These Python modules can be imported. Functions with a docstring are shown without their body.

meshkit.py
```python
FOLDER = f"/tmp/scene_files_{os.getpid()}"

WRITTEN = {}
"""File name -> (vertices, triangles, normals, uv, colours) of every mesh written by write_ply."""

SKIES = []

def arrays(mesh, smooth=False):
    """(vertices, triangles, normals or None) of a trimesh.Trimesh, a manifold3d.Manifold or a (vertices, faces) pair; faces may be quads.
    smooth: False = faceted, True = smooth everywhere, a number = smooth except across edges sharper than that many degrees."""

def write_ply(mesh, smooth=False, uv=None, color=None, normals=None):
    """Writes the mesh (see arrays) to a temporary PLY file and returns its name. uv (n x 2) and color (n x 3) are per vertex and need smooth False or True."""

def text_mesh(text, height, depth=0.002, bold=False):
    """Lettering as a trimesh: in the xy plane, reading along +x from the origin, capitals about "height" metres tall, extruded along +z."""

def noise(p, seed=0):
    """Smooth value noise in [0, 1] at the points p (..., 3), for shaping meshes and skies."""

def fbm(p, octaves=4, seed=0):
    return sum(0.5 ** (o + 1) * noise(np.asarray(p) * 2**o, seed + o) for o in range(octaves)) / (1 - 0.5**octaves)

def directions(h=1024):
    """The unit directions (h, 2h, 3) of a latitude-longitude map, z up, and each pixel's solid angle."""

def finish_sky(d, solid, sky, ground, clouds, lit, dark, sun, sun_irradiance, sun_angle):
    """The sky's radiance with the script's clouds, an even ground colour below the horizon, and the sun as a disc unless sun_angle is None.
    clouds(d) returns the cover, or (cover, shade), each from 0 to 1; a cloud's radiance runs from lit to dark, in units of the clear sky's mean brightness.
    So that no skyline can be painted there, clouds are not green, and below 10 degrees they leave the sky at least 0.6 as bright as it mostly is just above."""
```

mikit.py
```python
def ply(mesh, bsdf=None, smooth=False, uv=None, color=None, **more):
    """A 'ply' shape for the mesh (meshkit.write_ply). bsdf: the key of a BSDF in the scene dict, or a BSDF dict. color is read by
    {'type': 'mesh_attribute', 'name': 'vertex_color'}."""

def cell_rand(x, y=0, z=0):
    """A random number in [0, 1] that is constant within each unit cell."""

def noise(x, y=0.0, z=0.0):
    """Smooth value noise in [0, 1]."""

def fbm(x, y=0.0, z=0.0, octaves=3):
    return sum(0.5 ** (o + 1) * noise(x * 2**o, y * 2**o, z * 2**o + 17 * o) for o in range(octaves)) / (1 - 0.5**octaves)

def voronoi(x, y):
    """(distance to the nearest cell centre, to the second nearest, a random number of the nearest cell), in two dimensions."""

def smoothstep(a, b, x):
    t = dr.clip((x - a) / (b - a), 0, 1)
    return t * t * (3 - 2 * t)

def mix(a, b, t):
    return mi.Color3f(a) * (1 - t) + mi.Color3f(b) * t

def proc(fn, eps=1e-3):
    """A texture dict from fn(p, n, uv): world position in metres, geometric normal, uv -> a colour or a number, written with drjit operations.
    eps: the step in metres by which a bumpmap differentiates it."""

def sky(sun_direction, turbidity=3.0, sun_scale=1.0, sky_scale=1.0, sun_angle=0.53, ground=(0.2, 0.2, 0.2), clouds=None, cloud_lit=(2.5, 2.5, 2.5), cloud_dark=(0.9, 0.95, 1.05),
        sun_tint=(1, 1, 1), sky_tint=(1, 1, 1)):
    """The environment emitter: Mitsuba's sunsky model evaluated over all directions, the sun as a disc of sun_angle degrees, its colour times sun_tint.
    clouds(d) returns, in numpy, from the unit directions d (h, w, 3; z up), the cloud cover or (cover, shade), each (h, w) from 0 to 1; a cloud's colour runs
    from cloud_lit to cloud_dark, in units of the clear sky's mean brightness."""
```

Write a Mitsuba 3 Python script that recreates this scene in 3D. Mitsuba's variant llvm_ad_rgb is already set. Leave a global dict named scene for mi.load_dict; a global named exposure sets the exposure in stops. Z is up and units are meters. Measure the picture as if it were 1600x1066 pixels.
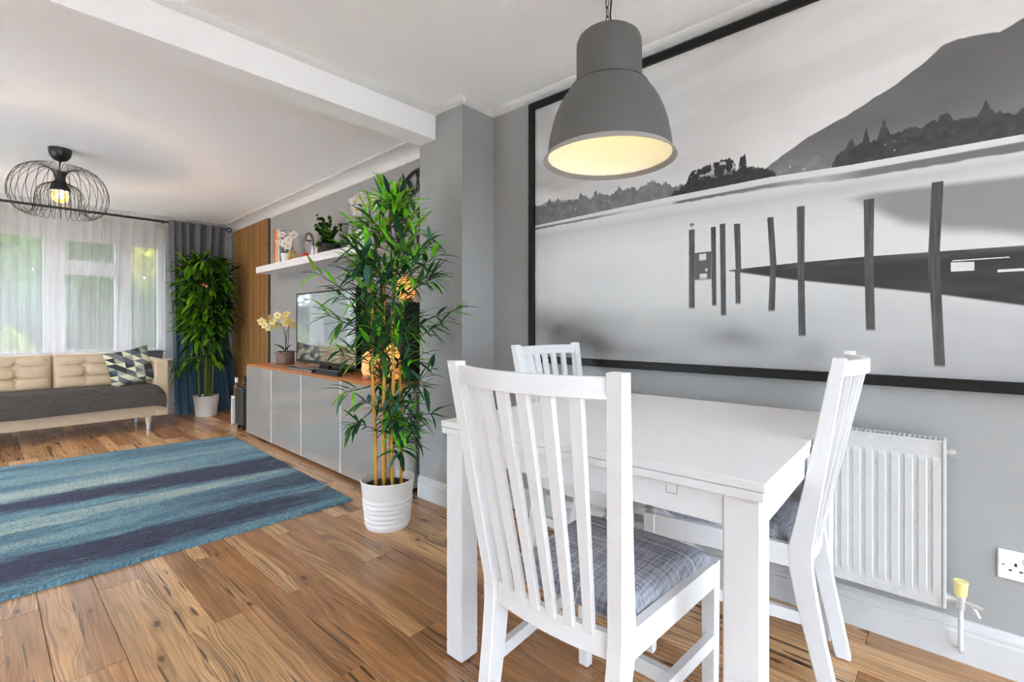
import math, random
import numpy as np, trimesh, drjit as dr, mitsuba as mi, mikit
from mikit import noise, fbm, voronoi, cell_rand, smoothstep, mix
from meshkit import noise as nnoise

T = mi.ScalarTransform4f
rng = np.random.default_rng(7)
PI = math.pi

# ------------------------------------------------------------------ camera, sky, exposure
EYE = np.array([0.0, 0.0, 1.04])
YAW = math.atan(833 / 755)
FWD = np.array([math.sin(YAW), math.cos(YAW), 0.0])
exposure = 0.85
scene, labels = {}, {}
scene['camera'] = {'type': 'perspective', 'fov': 2 * math.degrees(math.atan(800 / 755)), 'fov_axis': 'x',
                   'to_world': T().look_at(origin=EYE.tolist(), target=(EYE + FWD).tolist(), up=[0, 0, 1]),
                   'principal_point_offset_y': (533 - 508) / 1066, 'near_clip': 0.05, 'far_clip': 200.0}


def overcast(d):
    n = nnoise(d * 3.0, 3) * 0.6 + nnoise(d * 7.0, 5) * 0.4
    return np.ones(d.shape[:2]), np.clip(n * 0.5, 0, 1)


scene['sky'] = mikit.sky((0.3, -0.6, 0.75), turbidity=4.0, sun_scale=0.0, sky_scale=22.0, ground=(0.3, 0.3, 0.28), clouds=overcast,
                         cloud_lit=(1.42, 1.69, 1.98), cloud_dark=(1.08, 1.29, 1.53))


# ------------------------------------------------------------------ helpers
def lin(r, g=None, b=None):
    c = np.array([r, r if g is None else g, r if b is None else b], float) / 255
    return np.where(c < 0.04045, c / 12.92, ((c + 0.055) / 1.055) ** 2.4).tolist()


def rgb(c):
    return {'type': 'rgb', 'value': [float(x) for x in c]}


def mat(name, color, rough=0.5, bump=None, **kw):
    d = {'type': 'principled', 'base_color': color if isinstance(color, dict) else rgb(color), 'roughness': float(rough), **kw}
    if bump is not None:
        d = {'type': 'bumpmap', 'arbitrary': bump[0], 'scale': bump[1], 'bsdf': d}
    scene['mat_' + name] = {'type': 'twosided', 'bsdf': d}
    return 'mat_' + name


def num(key):
    if key not in used:
        used.add(key)
        return key
    k = 1
    while f'{key}_{k:03d}' in used:
        k += 1
    used.add(f'{key}_{k:03d}')
    return f'{key}_{k:03d}'


used = set()
TURN = None                                                            # a transform for the parts being built


def thing(name, label=None, cat=None, group=None, kind=None):
    key = num(name)
    d = {}
    if label: d['label'] = label
    if cat: d['category'] = cat
    if group: d['group'] = group
    if kind: d['kind'] = kind
    labels[key] = d
    return key


def part(holder, name, mesh, m, smooth=False, label=None, kind=None, **kw):
    key = num(f'{holder}__{name}')
    if TURN is not None:
        mesh = mesh.copy()
        mesh.apply_transform(TURN)
    scene[key] = mikit.ply(mesh, m, smooth=smooth, **kw)
    if label or kind:
        labels[key] = {**({'label': label} if label else {}), **({'kind': kind} if kind else {})}
    return key


def solo(name, mesh, m, label=None, cat=None, group=None, kind=None, smooth=False, **kw):
    key = thing(name, label, cat, group, kind)
    scene[key] = mikit.ply(mesh, m, smooth=smooth, **kw)
    return key


def struct(name, mesh, m, smooth=False):
    return solo(name, mesh, m, kind='structure', smooth=smooth)


def cat_(*ms):
    return trimesh.util.concatenate([m for m in ms])


def box(x0, x1, y0, y1, z0, z1):
    m = trimesh.creation.box(extents=(abs(x1 - x0), abs(y1 - y0), abs(z1 - z0)))
    m.apply_translation(((x0 + x1) / 2, (y0 + y1) / 2, (z0 + z1) / 2))
    return m


def cbox(x0, x1, y0, y1, z0, z1, c=0.002):
    """A box with chamfered edges."""
    x0, x1, y0, y1, z0, z1 = min(x0, x1), max(x0, x1), min(y0, y1), max(y0, y1), min(z0, z1), max(z0, z1)
    pts = []
    for sx in (0, 1):
        for sy in (0, 1):
            for sz in (0, 1):
                X, Y, Z = (x0, x1)[sx], (y0, y1)[sy], (z0, z1)[sz]
                a, b, d = c * (1 - 2 * sx), c * (1 - 2 * sy), c * (1 - 2 * sz)
                pts += [(X, Y + b, Z + d), (X + a, Y, Z + d), (X + a, Y + b, Z)]
    return trimesh.Trimesh(*hull(pts), process=False)


def hull(pts):
    h = trimesh.convex.convex_hull(np.array(pts, float))
    return h.vertices, h.faces


def loft(rings, closed=True, caps=True):
    """Rings of equal length joined to a skin."""
    rings = np.array(rings, float)
    n, k, _ = rings.shape
    v = rings.reshape(-1, 3)
    i, j = np.meshgrid(np.arange(n - 1), np.arange(k if closed else k - 1), indexing='ij')
    j2 = (j + 1) % k
    a, b, c, d = i * k + j, i * k + j2, (i + 1) * k + j2, (i + 1) * k + j
    f = np.concatenate([np.stack([a, b, c], -1).reshape(-1, 3), np.stack([a, c, d], -1).reshape(-1, 3)])
    if caps:
        v = np.vstack([v, rings[0].mean(0), rings[-1].mean(0)])
        q = np.arange(k if closed else k - 1)
        q2 = (q + 1) % k
        f = np.vstack([f, np.stack([q2, q, np.full_like(q, n * k)], 1), np.stack([q + (n - 1) * k, q2 + (n - 1) * k, np.full_like(q, n * k + 1)], 1)])
    return trimesh.Trimesh(v, f, process=False)


def tube(pts, r, sides=8, caps=True):
    p = np.array(pts, float)
    r = np.broadcast_to(np.array(r, float), (len(p),))
    t = np.gradient(p, axis=0)
    t /= np.linalg.norm(t, axis=1, keepdims=True) + 1e-12
    a = np.cross(t[0], [0, 0, 1.0] if abs(t[0][2]) < 0.9 else [1.0, 0, 0])
    a /= np.linalg.norm(a)
    rings, ang = [], np.arange(sides) * 2 * PI / sides
    for k in range(len(p)):
        a = a - t[k] * (a @ t[k])
        a /= np.linalg.norm(a)
        b = np.cross(t[k], a)
        rings.append(p[k] + r[k] * (np.cos(ang)[:, None] * a + np.sin(ang)[:, None] * b))
    return loft(rings, True, caps)


def lathe(prof, n=40, at=(0, 0, 0), caps=False):
    ang = np.arange(n) * 2 * PI / n
    rings = [np.stack([r * np.cos(ang), r * np.sin(ang), np.full(n, z)], 1) + np.array(at) for r, z in prof]
    m = loft(rings, True, caps)
    return m


def prism(poly, z0, z1):
    p = np.array(poly, float)
    return loft([np.c_[p, np.full(len(p), z0)], np.c_[p, np.full(len(p), z1)]])


def profile_run(prof, p0, p1, inward):
    """A moulding: profile points (out from the wall, z) swept from p0 to p1 (plan points)."""
    p0, p1, q = np.array(p0, float), np.array(p1, float), np.array(inward, float)
    return loft([[(*(p + q * o), z) for o, z in prof] for p in (p0, p1)])


def grid_surface(fn, nu, nv):
    u, v = np.meshgrid(np.linspace(0, 1, nu), np.linspace(0, 1, nv), indexing='ij')
    p = fn(u, v).reshape(-1, 3)
    i, j = np.meshgrid(np.arange(nu - 1), np.arange(nv - 1), indexing='ij')
    a = i * nv + j
    f = np.concatenate([np.stack([a, a + nv, a + nv + 1], -1).reshape(-1, 3), np.stack([a, a + nv + 1, a + 1], -1).reshape(-1, 3)])
    return trimesh.Trimesh(p, f, process=False)


def pad(corner, z0, z1, n=24, pw=6.0, sag=0.0):
    """A puffed pad on a quadrilateral (four plan corners): flat bottom, domed top with round edges."""
    c = np.array(corner, float)

    def bil(u, v):
        return (c[0] * ((1 - u) * (1 - v))[..., None] + c[1] * (u * (1 - v))[..., None] + c[2] * (u * v)[..., None] + c[3] * ((1 - u) * v)[..., None])

    def top(u, v):
        s, t = 2 * u - 1, 2 * v - 1
        s, t = np.sign(s) * abs(s) ** 0.75, np.sign(t) * abs(t) ** 0.75
        h = ((1 - abs(s) ** pw) * (1 - abs(t) ** pw)).clip(0) ** 0.42
        q = bil((s + 1) / 2, (t + 1) / 2)
        return np.dstack([q, z0 + (z1 - z0) * h * (1 + sag * (1 - 0.5 * (s * s + t * t)))])

    def bot(u, v):
        return np.dstack([bil(u, 1 - v), np.full(u.shape, z0)])

    return cat_(grid_surface(top, n, n), grid_surface(bot, 2, 2))


def leaf(base, d, up, L, W, bend=0.3, fold=0.25):
    base, d, up = (np.array(x, float) for x in (base, d, up))
    d /= np.linalg.norm(d)
    s = np.cross(d, up)
    s /= np.linalg.norm(s) + 1e-9
    n = np.cross(s, d)
    v, f = [base], []
    for t, w in ((0.16, 0.62), (0.4, 1.0), (0.68, 0.78), (0.88, 0.36)):
        c = base + d * L * t * (1 - 0.12 * bend * t) - n * L * bend * t * t * 0.55
        h = W / 2 * w
        v += [c - s * h + n * h * fold, c, c + s * h + n * h * fold]
    v.append(base + d * L * (1 - 0.12 * bend) - n * L * bend * 0.55)
    f += [(0, 2, 1), (0, 3, 2)]
    for k in range(3):
        a = 1 + 3 * k
        f += [(a, a + 1, a + 4), (a, a + 4, a + 3), (a + 1, a + 2, a + 5), (a + 1, a + 5, a + 4)]
    f += [(10, 11, 13), (11, 12, 13)]
    return trimesh.Trimesh(np.array(v), np.array(f), process=False)


def fold_sheet(x0, x1, y, z0, z1, amp, pitch, nx, nz, seed, flare=None):
    """A hanging cloth between x0 and x1 at depth y with vertical folds."""
    def fn(u, v):
        x = x0 + (x1 - x0) * u
        ph = x / pitch * 2 * PI
        wob = 2.2 * (nnoise(np.dstack([x * 3.1, v * 0.7, 0 * x]), seed) - 0.5) * 2 * PI * 0.6
        a = amp * (0.35 + 1.2 * nnoise(np.dstack([x * 2.3, v * 1.4, 0 * x + 5]), seed + 1))
        yy = y + a * np.sin(ph + wob) + 0.3 * a * np.sin(2.3 * ph + 1 + wob)
        z = z0 + (z1 - z0) * v
        if flare is not None:
            x, yy = flare(x, yy, u, v)
        return np.dstack([x, yy, z])
    return grid_surface(fn, nx, nz)


def pw(x, pts):
    """Piecewise linear function in drjit."""
    out = mi.Float(pts[0][1])
    for (a, fa), (b, fb) in zip(pts[:-1], pts[1:]):
        out = dr.select(x >= a, fa + (fb - fa) * dr.clip((x - a) / (b - a), 0, 1), out)
    return out


# ------------------------------------------------------------------ materials
def plaster(c, amp=0.03):
    a = np.array(c)
    return mikit.proc(lambda p, n, uv: mi.Color3f(*[float(x) for x in a]) * (1 - amp + 2 * amp * fbm(p.x * 2.2, p.y * 2.2, p.z * 2.2)))


GREY = mat('grey_wall', plaster((0.32, 0.32, 0.313)), 0.75)
WHITEWALL = mat('white_wall', plaster((0.62, 0.62, 0.60)), 0.8)
CEIL = mat('ceiling_white', plaster((0.925, 0.93, 0.935), 0.012), 0.85)
TRIM = mat('trim_white', (0.72, 0.72, 0.715), 0.4)
FURN = mat('white_paint', mikit.proc(lambda p, n, uv: mi.Color3f(0.655, 0.655, 0.655) * (0.975 + 0.05 * fbm(p.x * 9, p.y * 9, p.z * 9))), 0.32)
SKIRT = mat('skirting_white', (0.56, 0.56, 0.555), 0.35)
BLACKFRAME = mat('black_frame', mikit.proc(lambda p, n, uv: mi.Color3f(0.008, 0.0073, 0.0063) * (0.6 + 0.9 * fbm(p.x * 8, p.y * 5, p.z * 60))), 0.45, specular=0.25)
BLACK = mat('black_metal', (0.012, 0.012, 0.012), 0.35)
BLACKMATT = mat('black_matt', (0.015, 0.015, 0.014), 0.6)
CHROME = mat('chrome', (0.62, 0.62, 0.63), 0.22, metallic=0.55)
STEEL = mat('steel', (0.62, 0.61, 0.6), 0.3, metallic=1.0)
DARK = mat('dark_gap', (0.02, 0.018, 0.015), 0.8)


def floor_color(p, n, uv):
    x, y = p.x, p.y
    row = dr.floor((x - 0.149) / 0.163)
    fx = (x - 0.149) / 0.163 - row
    odd = row - 2 * dr.floor(row / 2)
    yy = (y - dr.select(odd > 0.5, 1.335, 1.90)) / 1.13
    pl = dr.floor(yy)
    strip = dr.select(fx > 0.35 + 0.3 * cell_rand(row, pl, 9), 1.0, 0.0)
    r1, r2, r3 = cell_rand(row, pl, 1), cell_rand(row * 2 + strip, pl, 2), cell_rand(row * 2 + strip, pl, 3)
    sx, sy = x + r3 * 7, y + r2 * 31
    warp = fbm(sx * 6, sy * 1.5, r1 * 20)
    v = sx * 62 + 11.0 * warp
    ring = 1 - dr.abs(2 * noise(v * 3.4, sy * 0.9, r2 * 9) - 1)
    ring = smoothstep(0.55, 0.98, ring) * (0.35 + 0.65 * smoothstep(0.4, 0.65, fbm(sx * 9, sy * 1.6, 31)))
    fine = noise(sx * 330, sy * 11, 3)
    fine2 = noise(sx * 110, sy * 4.0, 7)
    tone = fbm(sx * 10, sy * 1.3, 17)
    base = mix(mix(lin(162, 116, 74), lin(200, 158, 112), smoothstep(0.15, 0.85, r2)), lin(150, 100, 62), 0.5 * smoothstep(0.6, 1.0, r3))
    base = base * (0.72 + 0.56 * tone)
    c = mix(base, lin(98, 64, 40), 0.62 * ring)
    c = c * (0.70 + 0.40 * fine + 0.22 * fine2)
    crack = smoothstep(0.76, 0.83, noise(sx * 85 + 5 * warp, sy * 4.2, 13)) * smoothstep(0.50, 0.66, noise(sx * 9, sy * 2.1, 21))
    kd, k2, kr = voronoi(sx * 5.2, sy * 2.2)
    kd = kd * (0.8 + 0.5 * noise(sx * 40, sy * 40, 2))
    knot = (1 - smoothstep(0.015, 0.075, kd)) * smoothstep(0.45, 0.5, kr)
    halo = (1 - smoothstep(0.05, 0.22, kd)) * smoothstep(0.45, 0.5, kr) * (0.4 + 0.6 * noise(kd * 60, 1, 1))
    c = mix(c, lin(120, 70, 38), 0.5 * halo)
    dark = dr.clip(crack * 0.8 + knot * 0.8, 0, 1)
    return c * (1 - dark) + mi.Color3f(*lin(52, 34, 22)) * dark


FLOOR = mat('oak_planks', mikit.proc(floor_color), 0.29, specular=0.75)


def wood(c0, c1, along='y', sc=1.0):
    def fn(p, n, uv):
        a, b, c = {'x': (p.x, p.y, p.z), 'y': (p.y, p.x, p.z), 'z': (p.z, p.x, p.y)}[along]
        g = fbm(a * 2.5 * sc, b * 40 * sc + 2 * noise(a * 2, b * 5), c * 40 * sc)
        f = noise(a * 12 * sc, b * 300 * sc, c * 300 * sc)
        return mix(c0, c1, dr.clip(0.75 * g + 0.35 * f, 0, 1))
    return mikit.proc(fn)


BEECH = mat('wood_top', wood(lin(150, 88, 48), lin(196, 132, 82), 'y'), 0.35)
SLATS = [mat(f'slat_{k}', wood(lin(*a), lin(*b), 'z'), 0.5) for k, (a, b) in enumerate([((122, 84, 44), (168, 124, 72)), ((108, 72, 38), (150, 108, 60)), ((136, 96, 52), (178, 134, 82))])]

HIGHGLOSS = mat('gloss_white', lin(150, 146, 140), 0.05, specular=0.8, clearcoat=1.0, clearcoat_gloss=0.95)
CARCASS = mat('carcass_white', (0.74, 0.74, 0.73), 0.4)
ENAMEL = mat('radiator_enamel', (0.53, 0.53, 0.52), 0.35)


def fabric(p, n, uv):
    u, v = p.x, p.y
    a, b = noise(u * 520, v * 26, 1), noise(u * 26, v * 520, 2)
    l1 = smoothstep(0.74, 0.86, noise(u * 230, v * 1.3, 5)) * noise(u * 60, v * 9, 8) + smoothstep(0.74, 0.86, noise(u * 1.3, v * 230, 6)) * noise(u * 9, v * 60, 9)
    k = dr.clip(0.62 * a + 0.62 * b - 0.15, 0, 1)
    return mix(lin(92, 93, 102), lin(164, 165, 172), k) + mi.Color3f(0.34) * dr.clip(l1, 0, 1)


SEAT = mat('seat_fabric', mikit.proc(fabric), 0.85, bump=(mikit.proc(lambda p, n, uv: noise(p.x * 500, p.y * 30) + noise(p.x * 30, p.y * 500), 5e-4), 0.0006))


def rug_color(p, n, uv):
    x = p.x
    t = (p.y - 2.612 - (1.486 - x) * 0.016)
    t = t / (1 + 0.055 * dr.clip((1.55 - x) / 1.5, 0, 1.5))
    r = dr.clip(x / 1.5, -0.5, 1.2)                                      # towards the right edge
    t = t + 0.06 * (fbm(x * 1.6, t * 5, 3) - 0.5) + 0.07 * (fbm(x * 6, t * 16, 4) - 0.5) + 0.05 * (noise(x * 9, t * 70, 14) - 0.5)
    teal, navy, pale, deep = mi.Color3f(*lin(106, 143, 156)), mi.Color3f(*lin(58, 62, 84)), mi.Color3f(*lin(170, 186, 176)), mi.Color3f(*lin(76, 110, 130))

    def band(a, b, s=0.06):
        return smoothstep(a - s, a + s, t) * (1 - smoothstep(b - s, b + s, t))
    st = 0.6 * noise(x * 4.0, t * 75, 8) + 0.4 * noise(x * 14, t * 160, 18)
    st2 = noise(x * 2.0, t * 32, 9)
    c = mix(teal, deep, 0.75 * smoothstep(0.35, 0.75, st2))
    nv = band(0.10, 0.40 - 0.1 * r, 0.05) * (1 - 0.55 * smoothstep(0.75, 1.05, r)) + 0.8 * band(0.45, 0.72) * smoothstep(0.25, 0.9, r) + band(1.12 - 0.22 * r, 1.32, 0.05) + 0.35 * band(2.08, 2.2, 0.03)
    nv = dr.clip(nv * (0.62 + 0.75 * st), 0, 1)
    pl = band(0.74 + 0.08 * r, 0.92 - 0.03 * r, 0.035) * (1 - 0.25 * r) + band(1.36, 1.56, 0.05) * (1 - smoothstep(0.2, 0.95, r)) + 0.4 * band(1.72, 1.86, 0.05) + 0.5 * band(0.5, 0.62, 0.04) * (1 - smoothstep(0.1, 0.5, r)) + band(0.29, 0.32, 0.012) * smoothstep(0.75, 1, r)
    pl = dr.clip(pl * (0.3 + 1.0 * st2), 0, 1)
    c = mix(c, navy, nv)
    c = mix(c, pale, pl * 0.85)
    tuft = noise(x * 170, p.y * 260, 5)
    return c * (0.44 + 0.80 * tuft)


RUG = mat('rug_pile', mikit.proc(rug_color), 1.0, sheen=0.4)


def picture(p, n, uv):
    u, z = 1.71 - p.y, p.z
    g = lambda s: s                                                       # noqa: E731
    # sky and water
    cl = fbm(u * 1.1 + 2, z * 5 - 0.8 * u, 4)
    sky = 0.66 + 0.12 * (cl - 0.5) - 0.17 * (1 - smoothstep(0.05, 0.75, u)) * smoothstep(0.32, 0.68, fbm(u * 2.5, z * 6 + u, 9)) - 0.05 * smoothstep(0.5, 0.75, fbm(u * 1.4 + 3, z * 9 - 1.2 * u, 19))
    sky = sky + 0.05 * smoothstep(0.6, 1.1, u)
    wat = pw(z, [(0.8, 0.34), (0.95, 0.38), (1.05, 0.44), (1.2, 0.57), (1.38, 0.62), (1.47, 0.58), (1.52, 0.50), (1.545, 0.60), (1.6, 0.66)])
    wat = wat * (0.93 + 0.12 * fbm(u * 2, z * 7, 2)) - 0.10 * smoothstep(0.52, 0.8, fbm(u * 2.6 + 4, z * 3.2, 6)) * (1 - smoothstep(0.95, 1.15, z))
    for bu, bz, ru, rz, am in ((0.16, 1.04, 0.26, 0.10, 0.22), (0.40, 0.95, 0.16, 0.06, 0.10), (1.07, 0.985, 0.13, 0.05, 0.12), (0.62, 0.92, 0.2, 0.04, 0.08)):
        qd = dr.square((u - bu) / ru) + dr.square((z - bz) / rz)
        wat = wat - am * dr.exp(-qd * 1.3) * (0.6 + 0.8 * fbm(u * 5, z * 9, 26))
    wat = wat + 0.03 * (noise(u * 1.5, z * 160, 3) - 0.5) * smoothstep(1.3, 1.5, z)
    # mirrored hill: grey patch at the right
    d = pw(u, [(1.3, 1.60), (1.5, 1.44), (1.61, 1.365), (1.70, 1.335), (1.87, 1.29), (2.0, 1.28)]) + 0.035 * (fbm(u * 7, z * 7, 8) - 0.5)
    top = pw(u, [(1.3, 1.47), (1.52, 1.488), (1.87, 1.474), (2.0, 1.47)])
    m = smoothstep(-0.03, 0.03, z - d) * (1 - smoothstep(-0.012, 0.012, z - top)) * smoothstep(1.33, 1.58, u)
    wat = wat * (1 - m) + 0.245 * m
    # far reflections under the shore
    edge = 0.004 * (noise(u * 40, 0, 5) - 0.5)
    rf = pw(u, [(0.0, 0.85), (0.45, 0.8), (0.62, 0.15), (0.8, 0.1), (0.84, 0.9), (1.2, 0.75), (1.36, 0.35), (1.5, 0.8), (2.0, 0.85)])
    m = smoothstep(-0.004, 0.004, z - (pw(u, [(0, 1.558), (0.6, 1.568), (1.2, 1.566), (1.45, 1.548), (2, 1.545)]) + edge)) * (1 - smoothstep(-0.003, 0.003, z - pw(u, [(0, 1.569), (0.6, 1.576), (1.2, 1.582), (1.45, 1.573), (2, 1.573)]))) * rf
    wat = wat * (1 - m) + 0.07 * m
    shore = pw(u, [(0, 1.583), (0.06, 1.582), (0.82, 1.603), (1.2, 1.607), (1.45, 1.597), (2.0, 1.593)])
    v = dr.select(z > shore, sky, wat)

    def land(v, top, tone, soft=0.003, lo=0.0, hi=3.0):
        k = smoothstep(-soft, soft, top - z) * dr.select(z > shore, 1.0, 0.0) * dr.select((u > lo) & (u < hi), 1.0, 0.0)
        return v * (1 - k) + tone * k
    # big hill, low hills, woods, island
    v = land(v, pw(u, [(1.15, 1.60), (1.2, 1.655), (1.33, 1.726), (1.455, 1.775), (1.578, 1.835), (1.642, 1.874), (1.69, 1.916), (1.73, 1.924), (1.82, 1.91), (1.87, 1.93), (2.0, 2.0)]) + 0.004 * noise(u * 50, 0, 2),
             0.140 + 0.035 * (fbm(u * 7, z * 14, 4) - 0.5) + 0.05 * (1 - smoothstep(1.62, 1.75, z)), lo=1.15)
    v = land(v, pw(u, [(0, 1.665), (0.12, 1.70), (0.3, 1.68), (0.5, 1.62)]), 0.33, lo=0, hi=0.5)
    def cone(u0, h, k):
        return dr.maximum(0.0, h * (1 - dr.abs(u - u0) * k)) * (0.82 + 0.36 * noise(u * 260, z * 190, 4))
    tr = 0.012 * noise(u * 70, 0, 1) + 0.016 * noise(u * 28, 0, 6) + 0.012 * noise(u * 170, 0, 3) + cone(0.13, 0.03, 60) + cone(0.19, 0.026, 70) + cone(0.33, 0.03, 60) + cone(0.42, 0.024, 70) + cone(0.55, 0.022, 60) - 0.006
    v = land(v, pw(u, [(0, 1.668), (0.25, 1.668), (0.45, 1.665), (0.62, 1.655), (0.72, 1.672), (0.85, 1.63), (0.95, 1.6)]) + tr, 0.105 + 0.11 * fbm(u * 45, z * 45, 2) + 0.05 * u, lo=0, hi=0.96)
    v = land(v, pw(u, [(1.15, 1.625), (1.25, 1.645), (1.33, 1.64), (1.4, 1.63)]) + 0.02 * noise(u * 45, 0, 4), 0.16 + 0.08 * fbm(u * 40, z * 40, 7), lo=1.1, hi=1.45)
    spire = cone(1.455, 0.028, 80) + cone(1.498, 0.05, 90) + cone(1.545, 0.062, 55) + cone(1.70, 0.04, 60) + cone(1.79, 0.036, 50) + cone(1.93, 0.05, 60) + 0.012 * noise(u * 150, 0, 13)
    v = land(v, pw(u, [(1.40, 1.60), (1.42, 1.643), (1.5, 1.65), (1.58, 1.668), (1.70, 1.668), (1.8, 1.658), (1.87, 1.65), (2.0, 1.66)]) + 0.016 * noise(u * 60, 0, 8) + spire, 0.045 + 0.04 * fbm(u * 50, z * 50, 3), lo=1.4)
    isl = 0.010 * noise(u * 190, 0, 21) + pw(u, [(0.80, 1.60), (0.83, 1.617), (0.865, 1.63), (0.885, 1.675), (0.93, 1.685), (1.0, 1.70), (1.05, 1.705), (1.068, 1.69), (1.078, 1.655), (1.083, 1.66), (1.092, 1.712), (1.11, 1.715), (1.116, 1.66), (1.13, 1.652), (1.18, 1.638), (1.22, 1.60)]) + 0.02 * noise(u * 55, 0, 9) - 0.006
    holes = smoothstep(0.56, 0.66, fbm(u * 60, z * 60, 5)) * smoothstep(1.64, 1.675, z)
    v = land(v, isl, 0.035 + 0.03 * fbm(u * 60, z * 60, 6) + 0.4 * holes, lo=0.8, hi=1.22)
    white = smoothstep(0.86, 0.9, noise(u * 120, z * 160, 11)) * dr.select((z > 1.612) & (z < 1.65) & (((u > 1.22) & (u < 1.33)) | ((u > 1.53) & (u < 1.6)) | ((u > 0.2) & (u < 0.5))), 1.0, 0.0)
    v = v * (1 - white) + 0.65 * white

    def slab(v, l0, r0, zt, l1, r1, zb, tone, s=0.0015):
        t = dr.clip((zt - z) / (zt - zb), 0, 1)
        l, r = l0 + (l1 - l0) * t, r0 + (r1 - r0) * t
        k = smoothstep(-s, s, u - l) * smoothstep(-s, s, r - u) * smoothstep(-s, s, zt - z) * smoothstep(-4 * s, 4 * s, z - zb)
        return v * (1 - k) + tone * k
    # jetty and its reflection
    jt = pw(u, [(1.049, 1.262), (1.278, 1.2705), (1.5, 1.274), (2.0, 1.27)])
    jb = pw(u, [(1.049, 1.258), (1.278, 1.208), (1.491, 1.171), (1.673, 1.139), (1.869, 1.096), (2.0, 1.07)])
    k = smoothstep(-0.0015, 0.0015, jt - z) * smoothstep(-0.005, 0.005, z - jb) * dr.select(u > 1.049, 1.0, 0.0)
    edgeline = smoothstep(0.016, 0.019, jt - z) * (1 - smoothstep(0.024, 0.027, jt - z))
    tone = 0.035 + 0.05 * smoothstep(0.3, 0.8, fbm(u * 14, z * 60, 3)) * (1 - smoothstep(0.0, 0.03, jt - z)) + 0.02 * noise(u * 9, z * 40)
    hl = (u > 1.712) & (u < 1.765) & (z > 1.206) & (z < 1.234 + 0.05 * (1.74 - u))
    hl = hl | ((u > 1.715) & (u < 1.84) & (z > 1.238) & (z < 1.2415)) | ((u > 1.815) & (z > 1.197) & (z < 1.205))
    tone = dr.select(hl, 0.58, tone)
    v = v * (1 - k) + tone * k
    pt = 0.04 + 0.05 * noise(u * 300, z * 9, 2) + 0.03 * fbm(u * 40, z * 20, 5)
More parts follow.
